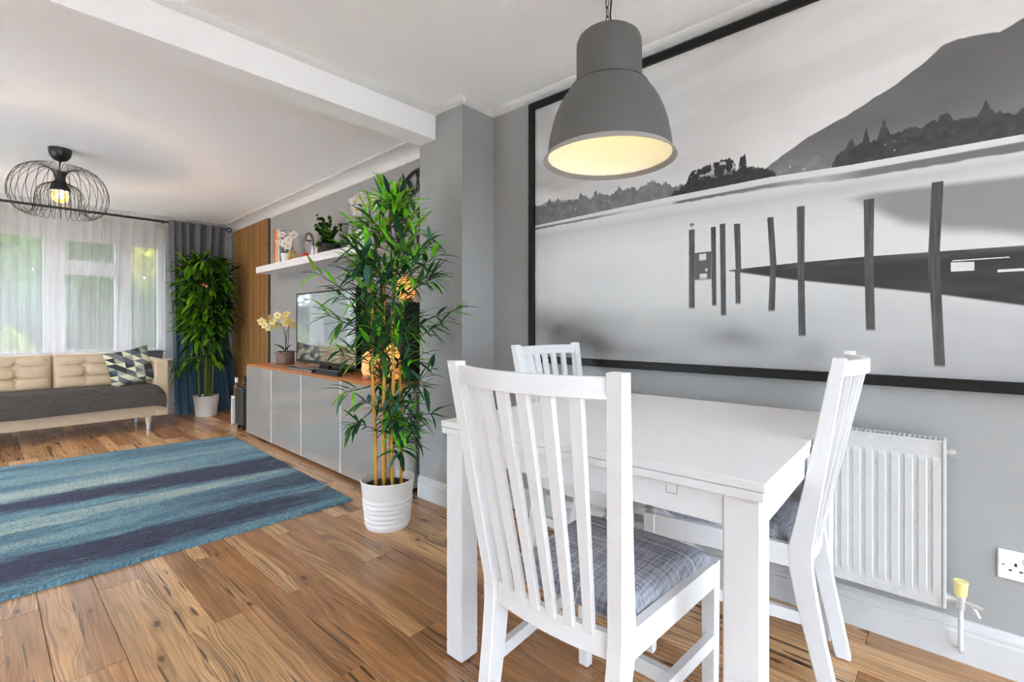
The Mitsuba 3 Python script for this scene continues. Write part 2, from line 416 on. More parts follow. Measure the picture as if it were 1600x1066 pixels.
    for a in ((0.884, 0.909, 1.446, 0.884, 0.909, 1.111), (0.976, 0.996, 1.445, 0.981, 0.999, 1.12), (1.012, 1.034, 1.453, 1.017, 1.037, 1.079),
              (1.067, 1.091, 1.445, 1.074, 1.095, 1.26), (1.071, 1.091, 1.26, 1.074, 1.093, 1.125), (1.189, 1.211, 1.453, 1.200, 1.222, 1.262), (1.200, 1.220, 1.262, 1.193, 1.216, 1.094), (1.289, 1.315, 1.478, 1.292, 1.314, 1.24), (1.292, 1.314, 1.24, 1.295, 1.318, 1.0),
              (1.491, 1.520, 1.469, 1.493, 1.518, 1.24), (1.493, 1.518, 1.24, 1.497, 1.523, 1.022), (1.667, 1.695, 1.493, 1.658, 1.686, 1.26), (1.658, 1.686, 1.26, 1.673, 1.699, 0.91), (1.885, 1.915, 1.51, 1.88, 1.91, 0.88)):
        v = slab(v, *a, pt)
    # low frame between the first posts, and the bird
    v = slab(v, 0.909, 0.978, 1.345, 0.909, 0.978, 1.23, 0.10)
    for a in ((0.928, 0.957, 1.338, 0.928, 0.957, 1.312), (0.953, 0.962, 1.275, 0.953, 0.962, 1.265), (0.93, 0.96, 1.255, 0.93, 0.96, 1.235)):
        v = slab(v, *a, mi.Float(0.55))
    bird = dr.sqrt(dr.square((u - 0.897) * 1.0) + dr.square((z - 1.463) * 0.9))
    k = 1 - smoothstep(0.0085, 0.0105, bird)
    v = v * (1 - k) + dr.select(z > 1.463, 0.12, 0.45) * k
    return mi.Color3f(v, v * 0.992, v * 0.98) * 1.0


PRINT = mat('lake_print', mikit.proc(picture), 0.5, specular=0.15)
LAMPGREY = mat('lamp_grey', lin(86, 86, 84), 0.5)
LAMPIN = mat('lamp_inside', (0.86, 0.84, 0.76), 0.6)
RIM = mat('lamp_rim', lin(150, 146, 142), 0.35)
POTW = mat('pot_white', mikit.proc(lambda p, n, uv: mi.Color3f(0.72, 0.715, 0.69) * (0.95 + 0.1 * fbm(p.x * 30, p.y * 30, p.z * 30))), 0.4)
SOIL = mat('soil', mikit.proc(lambda p, n, uv: mix((0.008, 0.006, 0.005), (0.035, 0.025, 0.018), noise(p.x * 150, p.y * 150, p.z * 150))), 0.95)
CANE = mat('bamboo_cane', mikit.proc(lambda p, n, uv: mix(lin(176, 122, 40), lin(218, 168, 70), fbm(p.x * 200, p.y * 200, p.z * 9))), 0.4)
CANE2 = mat('green_cane', mikit.proc(lambda p, n, uv: mix(lin(62, 84, 24), lin(112, 130, 52), fbm(p.x * 100, p.y * 100, p.z * 8))), 0.4)
STEM = mat('green_stem', lin(70, 84, 48), 0.6)
TWIG = mat('brown_twig', lin(72, 62, 44), 0.7)


def leafmat(name, c, tr=0.6):
    a = np.array(lin(*c))
    scene['mat_' + name] = {'type': 'principledthin', 'base_color': mikit.proc(lambda p, n, uv: mi.Color3f(*a.tolist()) * (0.75 + 0.5 * noise(p.x * 40, p.y * 40, p.z * 40))), 'roughness': 0.45, 'diff_trans': tr, 'spec_trans': 0.0}
    return 'mat_' + name


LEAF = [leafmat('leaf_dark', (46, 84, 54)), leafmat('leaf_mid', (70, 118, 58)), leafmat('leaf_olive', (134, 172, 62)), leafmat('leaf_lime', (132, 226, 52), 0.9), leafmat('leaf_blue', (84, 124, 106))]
LEAF2 = [leafmat('palm_dark', (46, 80, 24)), leafmat('palm_mid', (84, 136, 30)), leafmat('palm_light', (128, 182, 46), 0.8), leafmat('palm_black', (28, 50, 20))]

# ------------------------------------------------------------------ the setting
XR, YB, ZC = 2.05, 6.80, 2.30                                          # right wall, back wall, ceiling
MS = 0.0245                                                            # the media wall runs a little askew


def mx(y, off=0.0):
    return 2.06 + (y - 2.3) * MS + off


base = struct('floor', box(-2.6, 2.4, -4.7, 7.05, -0.10, -0.012), DARK)
far = []
for row in range(-17, 13):
    xa = 0.149 + 0.163 * row
    xb = min(xa + 0.163, 2.30)
    if xa > 2.28:
        continue
    y = (1.335 if row % 2 else 1.90) - 1.13 * 6
    while y < 6.9:
        ya, yb = max(y, -4.6), min(y + 1.13, 6.95)
        y += 1.13
        if yb - ya < 0.03:
            continue
        m = cbox(xa + 0.0006, xb - 0.0006, ya + 0.0005, yb - 0.0005, -0.012, 0.0, 0.0016)
        if row >= -1 and yb > -0.35:
            part(base, 'plank', m, FLOOR)
        else:
            far.append(m)
part(base, 'planking', cat_(*far), FLOOR, kind='stuff')

struct('ceiling', cat_(box(-2.6, 2.45, -1.4, 7.05, ZC, ZC + 0.12), box(-2.6, 2.45, -4.8, -3.9, ZC, ZC + 0.12), box(-2.6, -1.9, -3.9, -1.4, ZC, ZC + 0.12), box(1.6, 2.45, -3.9, -1.4, ZC, ZC + 0.12)), CEIL)
struct('window_2', cat_(box(-1.9, 1.6, -3.9, -3.84, ZC + 0.1, ZC + 0.18), box(-1.9, 1.6, -1.46, -1.4, ZC + 0.1, ZC + 0.18), *[box(x, x + 0.06, -3.9, -1.4, ZC + 0.1, ZC + 0.18) for x in (-1.9, -0.18, 1.54)]), TRIM)
struct('wall_right', box(XR, XR + 0.2, -4.7, 2.1, 0, ZC), GREY)
struct('wall_pier', box(1.80, XR + 0.2, 2.005, 2.389, 0, ZC), GREY)
struct('wall_media', prism([(mx(2.38), 2.38), (mx(7.0), 7.0), (mx(7.0) + 0.2, 7.0), (mx(2.38) + 0.2, 2.38)], 0, ZC), GREY)
WX0, WX1, WZ0, WZ1 = -1.72, 1.46, 0.65, 2.09
struct('wall_back', cat_(box(-2.6, 2.4, YB, YB + 0.22, 0, WZ0), box(-2.6, 2.4, YB, YB + 0.22, WZ1, ZC), box(WX1, 2.4, YB, YB + 0.22, WZ0, WZ1), box(-2.6, WX0, YB, YB + 0.22, WZ0, WZ1)), WHITEWALL)
struct('wall_left', cat_(box(-2.7, -2.5, -4.8, -4.3, 0, ZC), box(-2.7, -2.5, -2.3, 2.5, 0, ZC), box(-2.7, -2.5, 5.2, 7.0, 0, ZC), box(-2.7, -2.5, -4.3, -2.3, 2.2, ZC), box(-2.7, -2.5, 2.5, 5.2, 2.15, ZC)), WHITEWALL)
struct('door_2', cat_(*[box(-2.63, -2.57, y, y + 0.06, 0, 2.2) for y in (-4.3, -3.33, -2.36)], box(-2.63, -2.57, -4.3, -2.3, 2.14, 2.2)), TRIM)
struct('door_3', cat_(*[box(-2.63, -2.57, y, y + 0.06, 0, 2.15) for y in (2.5, 3.82, 5.14)], box(-2.63, -2.57, 2.5, 5.2, 2.09, 2.15)), TRIM)
DX0, DX1, DZ = -2.3, 1.95, 2.27
struct('wall_front', cat_(box(-2.6, DX0, -4.8, -4.6, 0, ZC), box(DX1, 2.2, -4.8, -4.6, 0, ZC), box(DX0, DX1, -4.8, -4.6, DZ, ZC)), WHITEWALL)
struct('door_1', cat_(*[box(x, x + 0.06, -4.74, -4.68, 0, DZ) for x in (DX0, -0.91, 0.48, DX1 - 0.06)], box(DX0, DX1, -4.74, -4.68, DZ - 0.06, DZ)), TRIM)
struct('trim_1', box(-2.5, 1.80, 2.237, 2.389, 2.128, ZC), CEIL)       # the dropped beam between the two rooms
sm = 0.03
small = [(0, ZC - 0.034), (0.005, ZC - 0.034), (0.02, ZC - 0.02), (0.03, ZC - 0.008), (0.034, ZC), (0, ZC)]
struct('trim_2', profile_run(small, (XR, -4.6), (XR, 2.005), (-1, 0)), TRIM)
struct('trim_3', profile_run(small, (1.80 - 0.03, 2.005), (XR, 2.005), (0, -1)), TRIM)
struct('trim_4', profile_run(small, (1.80, 2.005 - 0.03), (1.80, 2.237), (-1, 0)), TRIM)
struct('trim_7', profile_run([(o * 0.6, z) for o, z in small], (-2.5, 2.237), (1.80, 2.237), (0, -1)), TRIM)
cove = [(0, ZC - 0.095), (0.006, ZC - 0.095), (0.008, ZC - 0.088)] + [(0.10 - 0.09 * math.cos(a), ZC - 0.088 + 0.078 * math.sin(a)) for a in np.linspace(0.1, 1.5, 9)] + [(0.104, ZC - 0.008), (0.104, ZC), (0, ZC)]
struct('trim_5', profile_run(cove, (mx(2.389), 2.389), (mx(YB), YB), (-1, MS)), TRIM, smooth=30)
struct('trim_6', profile_run(cove, (-2.5, YB), (mx(YB), YB), (0, -1)), TRIM, smooth=30)
skirt = [(0, 0), (0.018, 0), (0.018, 0.088), (0.012, 0.093), (0.0115, 0.099), (0.0145, 0.102), (0.0135, 0.109), (0.009, 0.118), (0.005, 0.126), (0, 0.128)]
struct('baseboard_right', profile_run(skirt, (XR, -4.6), (XR, 2.005), (-1, 0)), SKIRT)
struct('baseboard_pier', cat_(profile_run(skirt, (1.80, 1.989), (1.80, 2.389), (-1, 0)), profile_run(skirt, (1.784, 2.005), (XR, 2.005), (0, -1))), SKIRT)
struct('baseboard_media', profile_run(skirt, (mx(2.45), 2.45), (mx(YB), YB), (-1, MS)), SKIRT)
struct('baseboard_back', profile_run(skirt, (-2.5, YB), (mx(YB), YB), (0, -1)), SKIRT)
struct('baseboard_left', profile_run(skirt, (-2.5, -2.3), (-2.5, 2.5), (1, 0)), SKIRT)

# the window at the back: one frame, casements and panes
GLASS = 'mat_pane'
scene[GLASS] = {'type': 'thindielectric', 'int_ior': 1.5}
PVC = mat('white_pvc', (0.78, 0.78, 0.78), 0.3)
wy0, wy1 = YB + 0.09, YB + 0.155
win = thing('window_1', kind='structure')
lights = [(-1.67, -1.30), (-1.13, -0.70), (-0.55, -0.12), (0.03, 0.44), (0.61, 1.02), (1.16, 1.41)]
fr = [box(WX0, WX1, wy0, wy1, WZ1 - 0.045, WZ1), box(WX0, WX1, wy0, wy1, WZ0, WZ0 + 0.05)]
for a, b in zip([WX0] + [l[1] for l in lights], [l[0] for l in lights] + [WX1]):
    mid = (a + b) / 2
    if a == WX0: fr.append(box(a, a + 0.03, wy0, wy1, WZ0, WZ1))
    elif b == WX1: fr.append(box(b - 0.02, b, wy0, wy1, WZ0, WZ1))
    else: fr.append(box(mid - 0.03, mid + 0.03, wy0, wy1, WZ0, WZ1))
part(win, 'frame', cat_(*fr), PVC)
for k, (a, b) in enumerate(lights):
    zt, zb = 1.94, 0.77
    o = 0.055
    ss = [cbox(a - o, a, wy0 - 0.012, wy1 - 0.01, zb - o, zt + 0.1, 0.004), cbox(b, b + min(o, WX1 - b - 0.005), wy0 - 0.012, wy1 - 0.01, zb - o, zt + 0.1, 0.004), cbox(a, b, wy0 - 0.012, wy1 - 0.01, zt, zt + 0.1, 0.004), cbox(a, b, wy0 - 0.012, wy1 - 0.01, zb - o, zb, 0.004)]
    if k in (1, 4):
        ss.append(cbox(a, b, wy0 - 0.014, wy1 - 0.01, 1.575, 1.725, 0.004))
    c = part(win, 'casement', cat_(*ss), PVC)
    panes = [(1.725, zt), (zb, 1.575)] if k in (1, 4) else [(zb, zt)]
    for p0, p1 in panes:
        y = wy0 + 0.03
        scene[num(f'{c}__pane')] = mikit.ply(trimesh.Trimesh([(a, y, p0), (b, y, p0), (b, y, p1), (a, y, p1)], [(0, 1, 2), (0, 2, 3)], process=False), GLASS)
    part(win, 'handle', cbox(b + 0.012, b + 0.032, wy0 - 0.045, wy0 - 0.012, 1.30, 1.42, 0.004) if k == 4 else cbox(a - 0.035, a - 0.015, wy0 - 0.045, wy0 - 0.012, 1.25, 1.36, 0.004), CHROME if k != 4 else PVC)
struct('window_sill', cbox(WX0 - 0.04, WX1 + 0.06, YB - 0.09, wy0, WZ0 - 0.03, WZ0, 0.005), TRIM)

# ------------------------------------------------------------------ outdoors
GRASS = mat('grass', mikit.proc(lambda p, n, uv: mix(lin(70, 92, 44), lin(112, 130, 66), fbm(p.x * 3, p.y * 3))), 0.9)
PAVE = mat('paving', mikit.proc(lambda p, n, uv: mix(lin(206, 203, 198), lin(228, 225, 220), fbm(p.x * 2, p.y * 2))), 0.8)
struct('lawn', box(-12, 12, 7.03, 24, -0.3, -0.15), GRASS)
struct('patio', cat_(box(-12, 8, -16, -4.8, -0.2, -0.02), box(-12, -2.7, -4.8, 7.0, -0.2, -0.02)), PAVE)
HEDGE = [leafmat('hedge_a', (66, 98, 44)), leafmat('hedge_b', (96, 128, 62)), leafmat('hedge_c', (150, 160, 80)), leafmat('hedge_yellow', (178, 168, 84))]
BARK = mat('bark', lin(92, 78, 62), 0.9)


def leaf_cloud(n, fn, L, W, seed):
    r = np.random.default_rng(seed)
    ms = []
    for _ in range(n):
        p = fn(r)
        d = r.normal(size=3)
        u = r.normal(size=3)
        d /= np.linalg.norm(d)
        s = np.cross(d, u)
        s /= np.linalg.norm(s)
        l, w = L * r.uniform(0.6, 1.3), W * r.uniform(0.7, 1.2)
        ms.append(np.array([p - d * l / 2, p + s * w / 2, p + d * l / 2, p - s * w / 2]))
    v = np.concatenate(ms)
    k = np.arange(len(ms))[:, None] * 4
    return trimesh.Trimesh(v, np.vstack([k + [0, 1, 2], k + [0, 2, 3]]), process=False)


def shrub(name, label, cx, cy, z0, rx, ry, rz, m, n, seed, trunk=True, L=0.16, W=0.07, group=None):
    t = thing(name, label, 'tree' if 'tree' in name else 'shrub', group)

    def at(r):
        d = r.normal(size=3)
        d /= np.linalg.norm(d)
        q = r.uniform(0.45, 1.0) ** 0.5
        b = 0.75 + 0.5 * nnoise(d * 2.2 + seed, seed)
        return np.array([cx + d[0] * rx * q * b, cy + d[1] * ry * q * b, z0 + rz + d[2] * rz * q * b])
    part(t, 'foliage', leaf_cloud(n, at, L, W, seed), m, kind='stuff')
    if trunk:
        part(t, 'trunk', tube([(cx, cy, -0.2), (cx + 0.05, cy, z0 + rz)], [0.09, 0.05], 8), BARK)
    return t


hd = thing('hedge', 'clipped green hedge along the garden behind the net curtain', 'hedge')
part(hd, 'foliage', leaf_cloud(9000, lambda r: np.array([r.uniform(-4.5, 4.0), 10.6 + r.uniform(-0.5, 0.5) ** 3 * 4, r.uniform(-0.1, 1.75) + 0.12 * math.sin(r.uniform(0, 6))]), 0.15, 0.08, 3), HEDGE[0], kind='stuff')
part(hd, 'branches', box(-4.5, 4.0, 10.55, 10.75, -0.15, 1.45), mat('hedge_core', lin(48, 60, 34), 0.9))
shrub('garden_tree', 'yellow leaved tree seen through the right pane of the window', 2.45, 11.6, 1.5, 0.6, 0.6, 0.75, HEDGE[3], 1000, 11)
shrub('garden_tree', 'tall green tree seen through the left panes of the window', -0.2, 13.0, 1.2, 1.3, 1.2, 1.35, HEDGE[1], 3000, 12)
shrub('garden_tree', 'grey green tree seen behind the middle panes of the window', 2.2, 14.9, 1.3, 1.2, 0.8, 1.1, HEDGE[0], 2600, 13)
shrub('garden_tree', 'broad green tree behind the left end of the hedge', -3.4, 13.5, 1.2, 1.3, 1.0, 1.6, HEDGE[1], 2600, 14)
shrub('garden_shrub', 'pale yellow shrub in front of the hedge at the left', 0.1, 9.2, 0.0, 0.45, 0.35, 0.5, HEDGE[2], 1100, 15, trunk=False)
for k_, (tx, ty, tw, th) in enumerate(((-6.5, 18.0, 1.7, 2.7), (-2.2, 20.0, 1.7, 2.4), (1.6, 18.0, 1.5, 2.1), (5.4, 20.2, 1.7, 2.5), (9.0, 18.0, 1.7, 2.6))):
    shrub('backdrop_tree', ('first', 'second', 'third', 'fourth', 'fifth')[k_] + ' from the left of the tall dark trees closing the garden', tx, ty, 0.5, tw, 1.0, th, HEDGE[0], 3600, 30 + k_, L=0.42, W=0.24)
yu = thing('spiky_garden_plant', 'spiky pale green plant close outside the right pane', 'plant')
for k in range(46):
    a, e = rng.uniform(0, 2 * PI), rng.uniform(0.15, 1.2)
    part(yu, 'blade', leaf((1.45, 7.75, 0.45), (math.cos(a) * math.cos(e), math.sin(a) * math.cos(e), math.sin(e)), (0, 0, 1), rng.uniform(0.42, 0.6), 0.035, 0.7), HEDGE[2 if k % 3 else 1], smooth=True)
part(yu, 'stem', tube([(1.45, 7.75, -0.2), (1.45, 7.75, 0.48)], [0.05, 0.045], 8), BARK)
ye = thing('spiky_garden_plant', 'spiky pale green plant outside behind the left half of the sofa', 'plant')
for k in range(40):
    a, e = rng.uniform(0, 2 * PI), rng.uniform(0.15, 1.2)
    part(ye, 'blade', leaf((0.35, 7.9, 0.4), (math.cos(a) * math.cos(e), math.sin(a) * math.cos(e), math.sin(e)), (0, 0, 1), rng.uniform(0.42, 0.6), 0.035, 0.7), HEDGE[2 if k % 3 else 1], smooth=True)
part(ye, 'stem', tube([(0.35, 7.9, -0.2), (0.35, 7.9, 0.43)], [0.05, 0.045], 8), BARK)

# ------------------------------------------------------------------ dining table
TURN = trimesh.transformations.rotation_matrix(math.radians(1.3), [0, 0, 1], [1.463, 0.735, 0])
tb = thing('dining_table', 'square white dining table with a two-layer top and square legs', 'table')
TX0, TX1, TY0, TY1 = 0.985, 1.935, 0.268, 1.196
part(tb, 'tabletop', cbox(TX0, TX1, TY0, TY1, 0.7215, 0.74, 0.0018), FURN)
part(tb, 'extension_leaf', cbox(TX0 + 0.001, TX1 - 0.001, TY0 + 0.003, TY1 - 0.003, 0.7015, 0.7203, 0.0015), FURN)
LG, I = 0.07, 0.012
for x in (TX0 + I, TX1 - I - LG):
    for y in (TY0 + I, TY1 - I - LG):
        lg = part(tb, 'leg', cbox(x, x + LG, y, y + LG, 0.006, 0.7012, 0.003), FURN)
        part(lg, 'felt_pad', lathe([(0.0, 0), (0.03, 0), (0.03, 0.006), (0, 0.006)], 20, (x + LG / 2, y + LG / 2, 0)), mat('felt', lin(120, 108, 96), 0.9) if 'mat_felt' not in scene else 'mat_felt')
AZ = 0.636
part(tb, 'apron', cat_(cbox(TX0 + 0.016, TX0 + 0.036, TY0 + I + LG, TY1 - I - LG, AZ, 0.7012, 0.0015)), FURN)
part(tb, 'apron', cbox(TX1 - 0.036, TX1 - 0.016, TY0 + I + LG, TY1 - I - LG, AZ, 0.7012, 0.0015), FURN)
part(tb, 'apron', cbox(TX0 + I + LG, TX1 - I - LG, TY0 + 0.016, TY0 + 0.036, AZ, 0.7012, 0.0015), FURN)
part(tb, 'apron', cbox(TX0 + I + LG, TX1 - I - LG, TY1 - 0.036, TY1 - 0.016, AZ, 0.7012, 0.0015), FURN)
part(tb, 'latch', cbox(TX0 + 0.0135, TX0 + 0.017, 0.446, 0.468, 0.677, 0.6995, 0.0008), FURN)
part(tb, 'latch_slot', cat_(box(TX0 + 0.0152, TX0 + 0.017, 0.4448, 0.446, 0.676, 0.6995), box(TX0 + 0.0152, TX0 + 0.017, 0.468, 0.4692, 0.676, 0.6995), box(TX0 + 0.0152, TX0 + 0.017, 0.4448, 0.4692, 0.6756, 0.677)), mat('latch', lin(120, 112, 98), 0.5))


TURN = None


# ------------------------------------------------------------------ dining chairs
def make_chair(label, ox, oy, ang, slant=0.0):
    """Local: u to the sitter's left, w forward, z up; the origin lies under the middle of the top rail."""
    ca, sa = math.cos(ang), math.sin(ang)
    # forward direction (ca, sa), left direction (-sa, ca)

    def P(u, w, z):
        return (ox + ca * w - sa * u, oy + sa * w + ca * u, z)

    def quadloft(stations):
        """stations: (u0, u1, w0, w1, z)"""
        c = 0.0025
        rings = []
        for u0, u1, w0, w1, z in stations:
            rings.append([P(*q, z) for q in ((u0 + c, w0), (u1 - c, w0), (u1, w0 + c), (u1, w1 - c), (u1 - c, w1), (u0 + c, w1), (u0, w1 - c), (u0, w0 + c))])
        return loft(rings)

    t = thing('dining_chair', label, 'chair', 'white slat-back chairs round the dining table')
    # outer half width, back-face w and depth of the rear posts by height
    zs = np.array([0.004, 0.10, 0.20, 0.30, 0.38, 0.44, 0.52, 0.62, 0.74, 0.86, 0.948, 0.957])
    wb = np.interp(zs, [0, 0.2, 0.36, 0.44, 0.55, 0.75, 0.96], [0.005, 0.045, 0.072, 0.074, 0.0575, 0.0275, -0.004])
    dp = np.interp(zs, [0, 0.2, 0.36, 0.44, 0.55, 0.75, 0.96], [0.040, 0.046, 0.056, 0.056, 0.048, 0.038, 0.030])
    ho = np.interp(zs, [0, 0.44, 0.96], [0.168, 0.186, 0.230])
    wf = lambda z: float(np.interp(z, zs, wb + dp))                     # noqa: E731
    wbk = lambda z: float(np.interp(z, zs, wb))                         # noqa: E731
    hw = lambda z: float(np.interp(z, zs, ho))                          # noqa: E731
    for s in (1, -1):
        st = []
        for z, w, d, h in zip(zs, wb, dp, ho):
            u0, u1 = (h - 0.034, h) if s > 0 else (-h, -h + 0.034)
            st.append((u0, u1, w, w + d, z))
        part(t, 'rear_post', quadloft(st), FURN, smooth=25)
        fu0, fu1 = (0.172, 0.208) if s > 0 else (-0.208, -0.172)
        part(t, 'front_leg', quadloft([(fu0 + 0.004 * (s < 0), fu1 - 0.004 * (s > 0), 0.500, 0.528, 0.004), (fu0, fu1, 0.494, 0.530, 0.445)]), FURN)
        # side rail and low side stretcher
        for nm, z0, z1, th, zc in (('side_rail', 0.385, 0.445, 0.02, 0.42), ('stretcher', 0.235, 0.267, 0.018, 0.25)):
            uo0, uo1 = s * (hw(zc) - 0.002), s * 0.205
            ui0, ui1 = uo0 - s * th, uo1 - s * th
            w0, w1 = wf(zc) - 0.012, 0.498
            part(t, nm, trimesh.Trimesh(*hull([P(u, w, z) for (u, w) in ((uo0, w0), (ui0, w0), (uo1, w1), (ui1, w1)) for z in (z0, z1)]), process=False), FURN)
    zc = 0.25
    part(t, 'stretcher', trimesh.Trimesh(*hull([P(u, w, z) for u in (-0.182, 0.182) for w in (0.30, 0.318) for z in (0.228, 0.262)]), process=False), FURN)
    part(t, 'front_rail', trimesh.Trimesh(*hull([P(u, w, z) for u in (-0.175, 0.175) for w in (0.506, 0.526) for z in (0.385, 0.445)]), process=False), FURN)

    def curved(z0, z1, half, wmid, bow, th, n=15):
        rings = []
        for k in range(n):
            q = -1 + 2 * k / (n - 1)
            w = wmid - bow * (1 - q * q)
            rings.append([P(q * half, w + a, z) for a, z in ((0, z0 + 0.002), (0.002, z0), (th - 0.002, z0), (th, z0 + 0.002), (th, z1 - 0.002), (th - 0.002, z1), (0.002, z1), (0, z1 - 0.002))])
        return loft(rings)
    part(t, 'top_rail', curved(0.908, 0.948, hw(0.93) - 0.032, wbk(0.93) + 0.004, 0.05, 0.02), FURN, smooth=25)
    part(t, 'back_rail', curved(0.388, 0.440, hw(0.42) - 0.032, wbk(0.42) + 0.012, 0.016, 0.02), FURN, smooth=25)
    for k in range(6):
        q = -1 + 2 * (k + 1) / 7
        rings = []
        for z in np.linspace(0.43, 0.915, 10):
            fr = (z - 0.42) / 0.51
            half = (hw(0.42) - 0.034) * (1 - fr) + (hw(0.93) - 0.034) * fr
            w = wbk(z) + 0.008 - (0.016 * (1 - fr) + 0.05 * fr) * (1 - q * q)
            hwid = 0.011 + 0.003 * fr
            u = q * half
            rings.append([P(a, b, z) for a, b in ((u - hwid, w + 0.001), (u - hwid + 0.001, w), (u + hwid - 0.001, w), (u + hwid, w + 0.001), (u + hwid, w + 0.013), (u + hwid - 0.001, w + 0.014), (u - hwid + 0.001, w + 0.014), (u - hwid, w + 0.013))])
        part(t, 'slat', loft(rings), FURN, smooth=25)
    cs = [P(u, w, 0)[:2] for u, w in ((-0.158, 0.130), (0.158, 0.130), (0.196, 0.520), (-0.196, 0.520))]
    part(t, 'seat', pad(cs, 0.438, 0.478, 30, 8.0, 0.12), SEAT, smooth=True, label='grey woven fabric seat pad')
    return t


make_chair('white slat-back chair nearest the camera, at the long front side of the table', 0.735, 0.640, 0.0)
make_chair('white slat-back chair seen edge on beside the radiator, at the right end of the table', 1.667, 0.210, PI / 2 + 0.075)
make_chair('white slat-back chair farthest away, at the pier end of the table under the picture', 1.708, 1.345, -PI / 2)

# ------------------------------------------------------------------ radiator, pipe, socket
ra = thing('radiator', 'white panel radiator on the grey wall behind the right chair', 'radiator')
RY0, RY1, RZ0, RZ1, RX = 0.012, 0.44, 0.185, 0.688, 1.95


def rad_front():
    ys = [RY0]
    prof = []
    pitch = 0.0333
    y = RY0 + 0.012
    prof = [(RY0, 0.0), (RY0 + 0.010, 0.0)]
    k = 0
    yy = 0.041 - 0.026
    while yy + pitch < RY1 - 0.005:
        prof += [(yy + 0.003, 0.0), (yy + 0.006, 1.0), (yy + 0.023, 1.0), (yy + 0.0265, 0.0)]
        yy += pitch
    prof += [(RY1, 0.0)]
    ys = np.array([p[0] for p in prof])
    on = np.array([p[1] for p in prof])
    zs = [RZ0, RZ0 + 0.028, RZ0 + 0.046, RZ0 + 0.056, RZ1 - 0.062, RZ1 - 0.050, RZ1 - 0.02, RZ1]
    zf = [0, 0, 0.5, 1, 1, 0, 0, 0]
    rings = [[(RX + 0.004 - 0.0055 * o * f, yv, z) for yv, o in zip(ys, on)] for z, f in zip(zs, zf)]
    m = loft(rings, closed=False, caps=False)
    return cat_(m, box(RX + 0.004, RX + 0.012, RY0, RY1, RZ0, RZ1))


part(ra, 'panel', rad_front(), ENAMEL, smooth=20)
part(ra, 'side_cover', cbox(RX - 0.002, 2.012, RY0 - 0.004, RY0 + 0.004, RZ0 + 0.002, RZ1 + 0.004, 0.0015), ENAMEL)
part(ra, 'side_cover', cbox(RX - 0.002, 2.012, RY1 - 0.004, RY1 + 0.004, RZ0 + 0.002, RZ1 + 0.004, 0.0015), ENAMEL)
gr = [box(RX + 0.002, RX + 0.006, RY0, RY1, RZ1 - 0.004, RZ1 + 0.002), box(2.006, 2.010, RY0, RY1, RZ1 - 0.004, RZ1 + 0.002)]
yy = RY0 + 0.006
while yy < RY1:
    gr.append(box(RX + 0.004, 2.008, yy, yy + 0.005, RZ1 - 0.003, RZ1 + 0.001))
    yy += 0.0125
part(ra, 'grille', cat_(*gr), ENAMEL)
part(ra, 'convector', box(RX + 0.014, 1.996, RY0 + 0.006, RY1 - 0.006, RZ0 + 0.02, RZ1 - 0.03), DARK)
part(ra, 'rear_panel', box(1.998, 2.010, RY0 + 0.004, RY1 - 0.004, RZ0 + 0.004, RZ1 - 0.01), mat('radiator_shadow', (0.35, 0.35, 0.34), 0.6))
part(ra, 'wall_bracket', cat_(box(2.008, 2.05, 0.06, 0.09, 0.22, 0.62), box(2.008, 2.05, 0.36, 0.39, 0.22, 0.62)), ENAMEL)
part(ra, 'vent_plug', cat_(tube([(1.98, RY0, 0.652), (1.98, RY0 - 0.014, 0.652)], 0.009, 12), tube([(1.98, RY0 - 0.012, 0.652), (1.98, RY0 - 0.026, 0.652)], 0.013, 8)), CHROME)
va = part(ra, 'valve', cat_(tube([(1.98, RY0, 0.212), (1.98, RY0 - 0.012, 0.212)], 0.012, 8), tube([(1.98, RY0 - 0.008, 0.212), (1.98, -0.024, 0.212)], 0.009, 12), tube([(1.98, -0.024, 0.188), (1.98, -0.024, 0.228)], 0.011, 12), tube([(1.98, -0.024, 0.212), (1.975, -0.072, 0.204)], 0.007, 10), tube([(1.978, -0.05, 0.204), (1.972, -0.062, 0.178)], 0.007, 8)), CHROME, smooth=30)
part(va, 'cap', lathe([(0, 0.226), (0.013, 0.226), (0.0155, 0.236), (0.0165, 0.262), (0.0185, 0.268), (0.017, 0.272), (0, 0.272)], 24, (1.98, -0.024, 0)), mat('valve_cap', lin(222, 208, 140), 0.45), smooth=35, label='pale yellow valve cap')
part(ra, 'pipe', tube([(1.98, -0.024, 0.19), (1.981, -0.024, 0.12), (1.985, -0.024, 0.072), (2.0, -0.024, 0.05), (2.034, -0.024, 0.045)], 0.0065, 10), FURN, smooth=True)

so = thing('wall_socket', 'white double power socket on the grey wall right of the radiator', 'socket')
part(so, 'plate', cbox(2.041, 2.05, -0.252, -0.105, 0.288, 0.374, 0.003), mat('socket_white', (0.82, 0.82, 0.8), 0.25))
BLK = mat('slot_black', (0.004, 0.004, 0.004), 0.7)
for yc in (-0.143, -0.214):
    part(so, 'pin_holes', cat_(box(2.0402, 2.042, yc - 0.0025, yc + 0.0025, 0.331, 0.340), box(2.0402, 2.042, yc - 0.0145, yc - 0.0075, 0.3155, 0.3195), box(2.0402, 2.042, yc + 0.0075, yc + 0.0145, 0.3155, 0.3195)), BLK)
    part(so, 'switch', cbox(2.037, 2.042, yc - 0.027, yc - 0.015, 0.342, 0.360, 0.001), 'mat_socket_white')
part(so, 'screw', tube([(2.0405, -0.1175, 0.331), (2.0395, -0.1175, 0.331)], 0.0035, 12), STEEL)
part(so, 'screw', tube([(2.0405, -0.2395, 0.331), (2.0395, -0.2395, 0.331)], 0.0035, 12), STEEL)

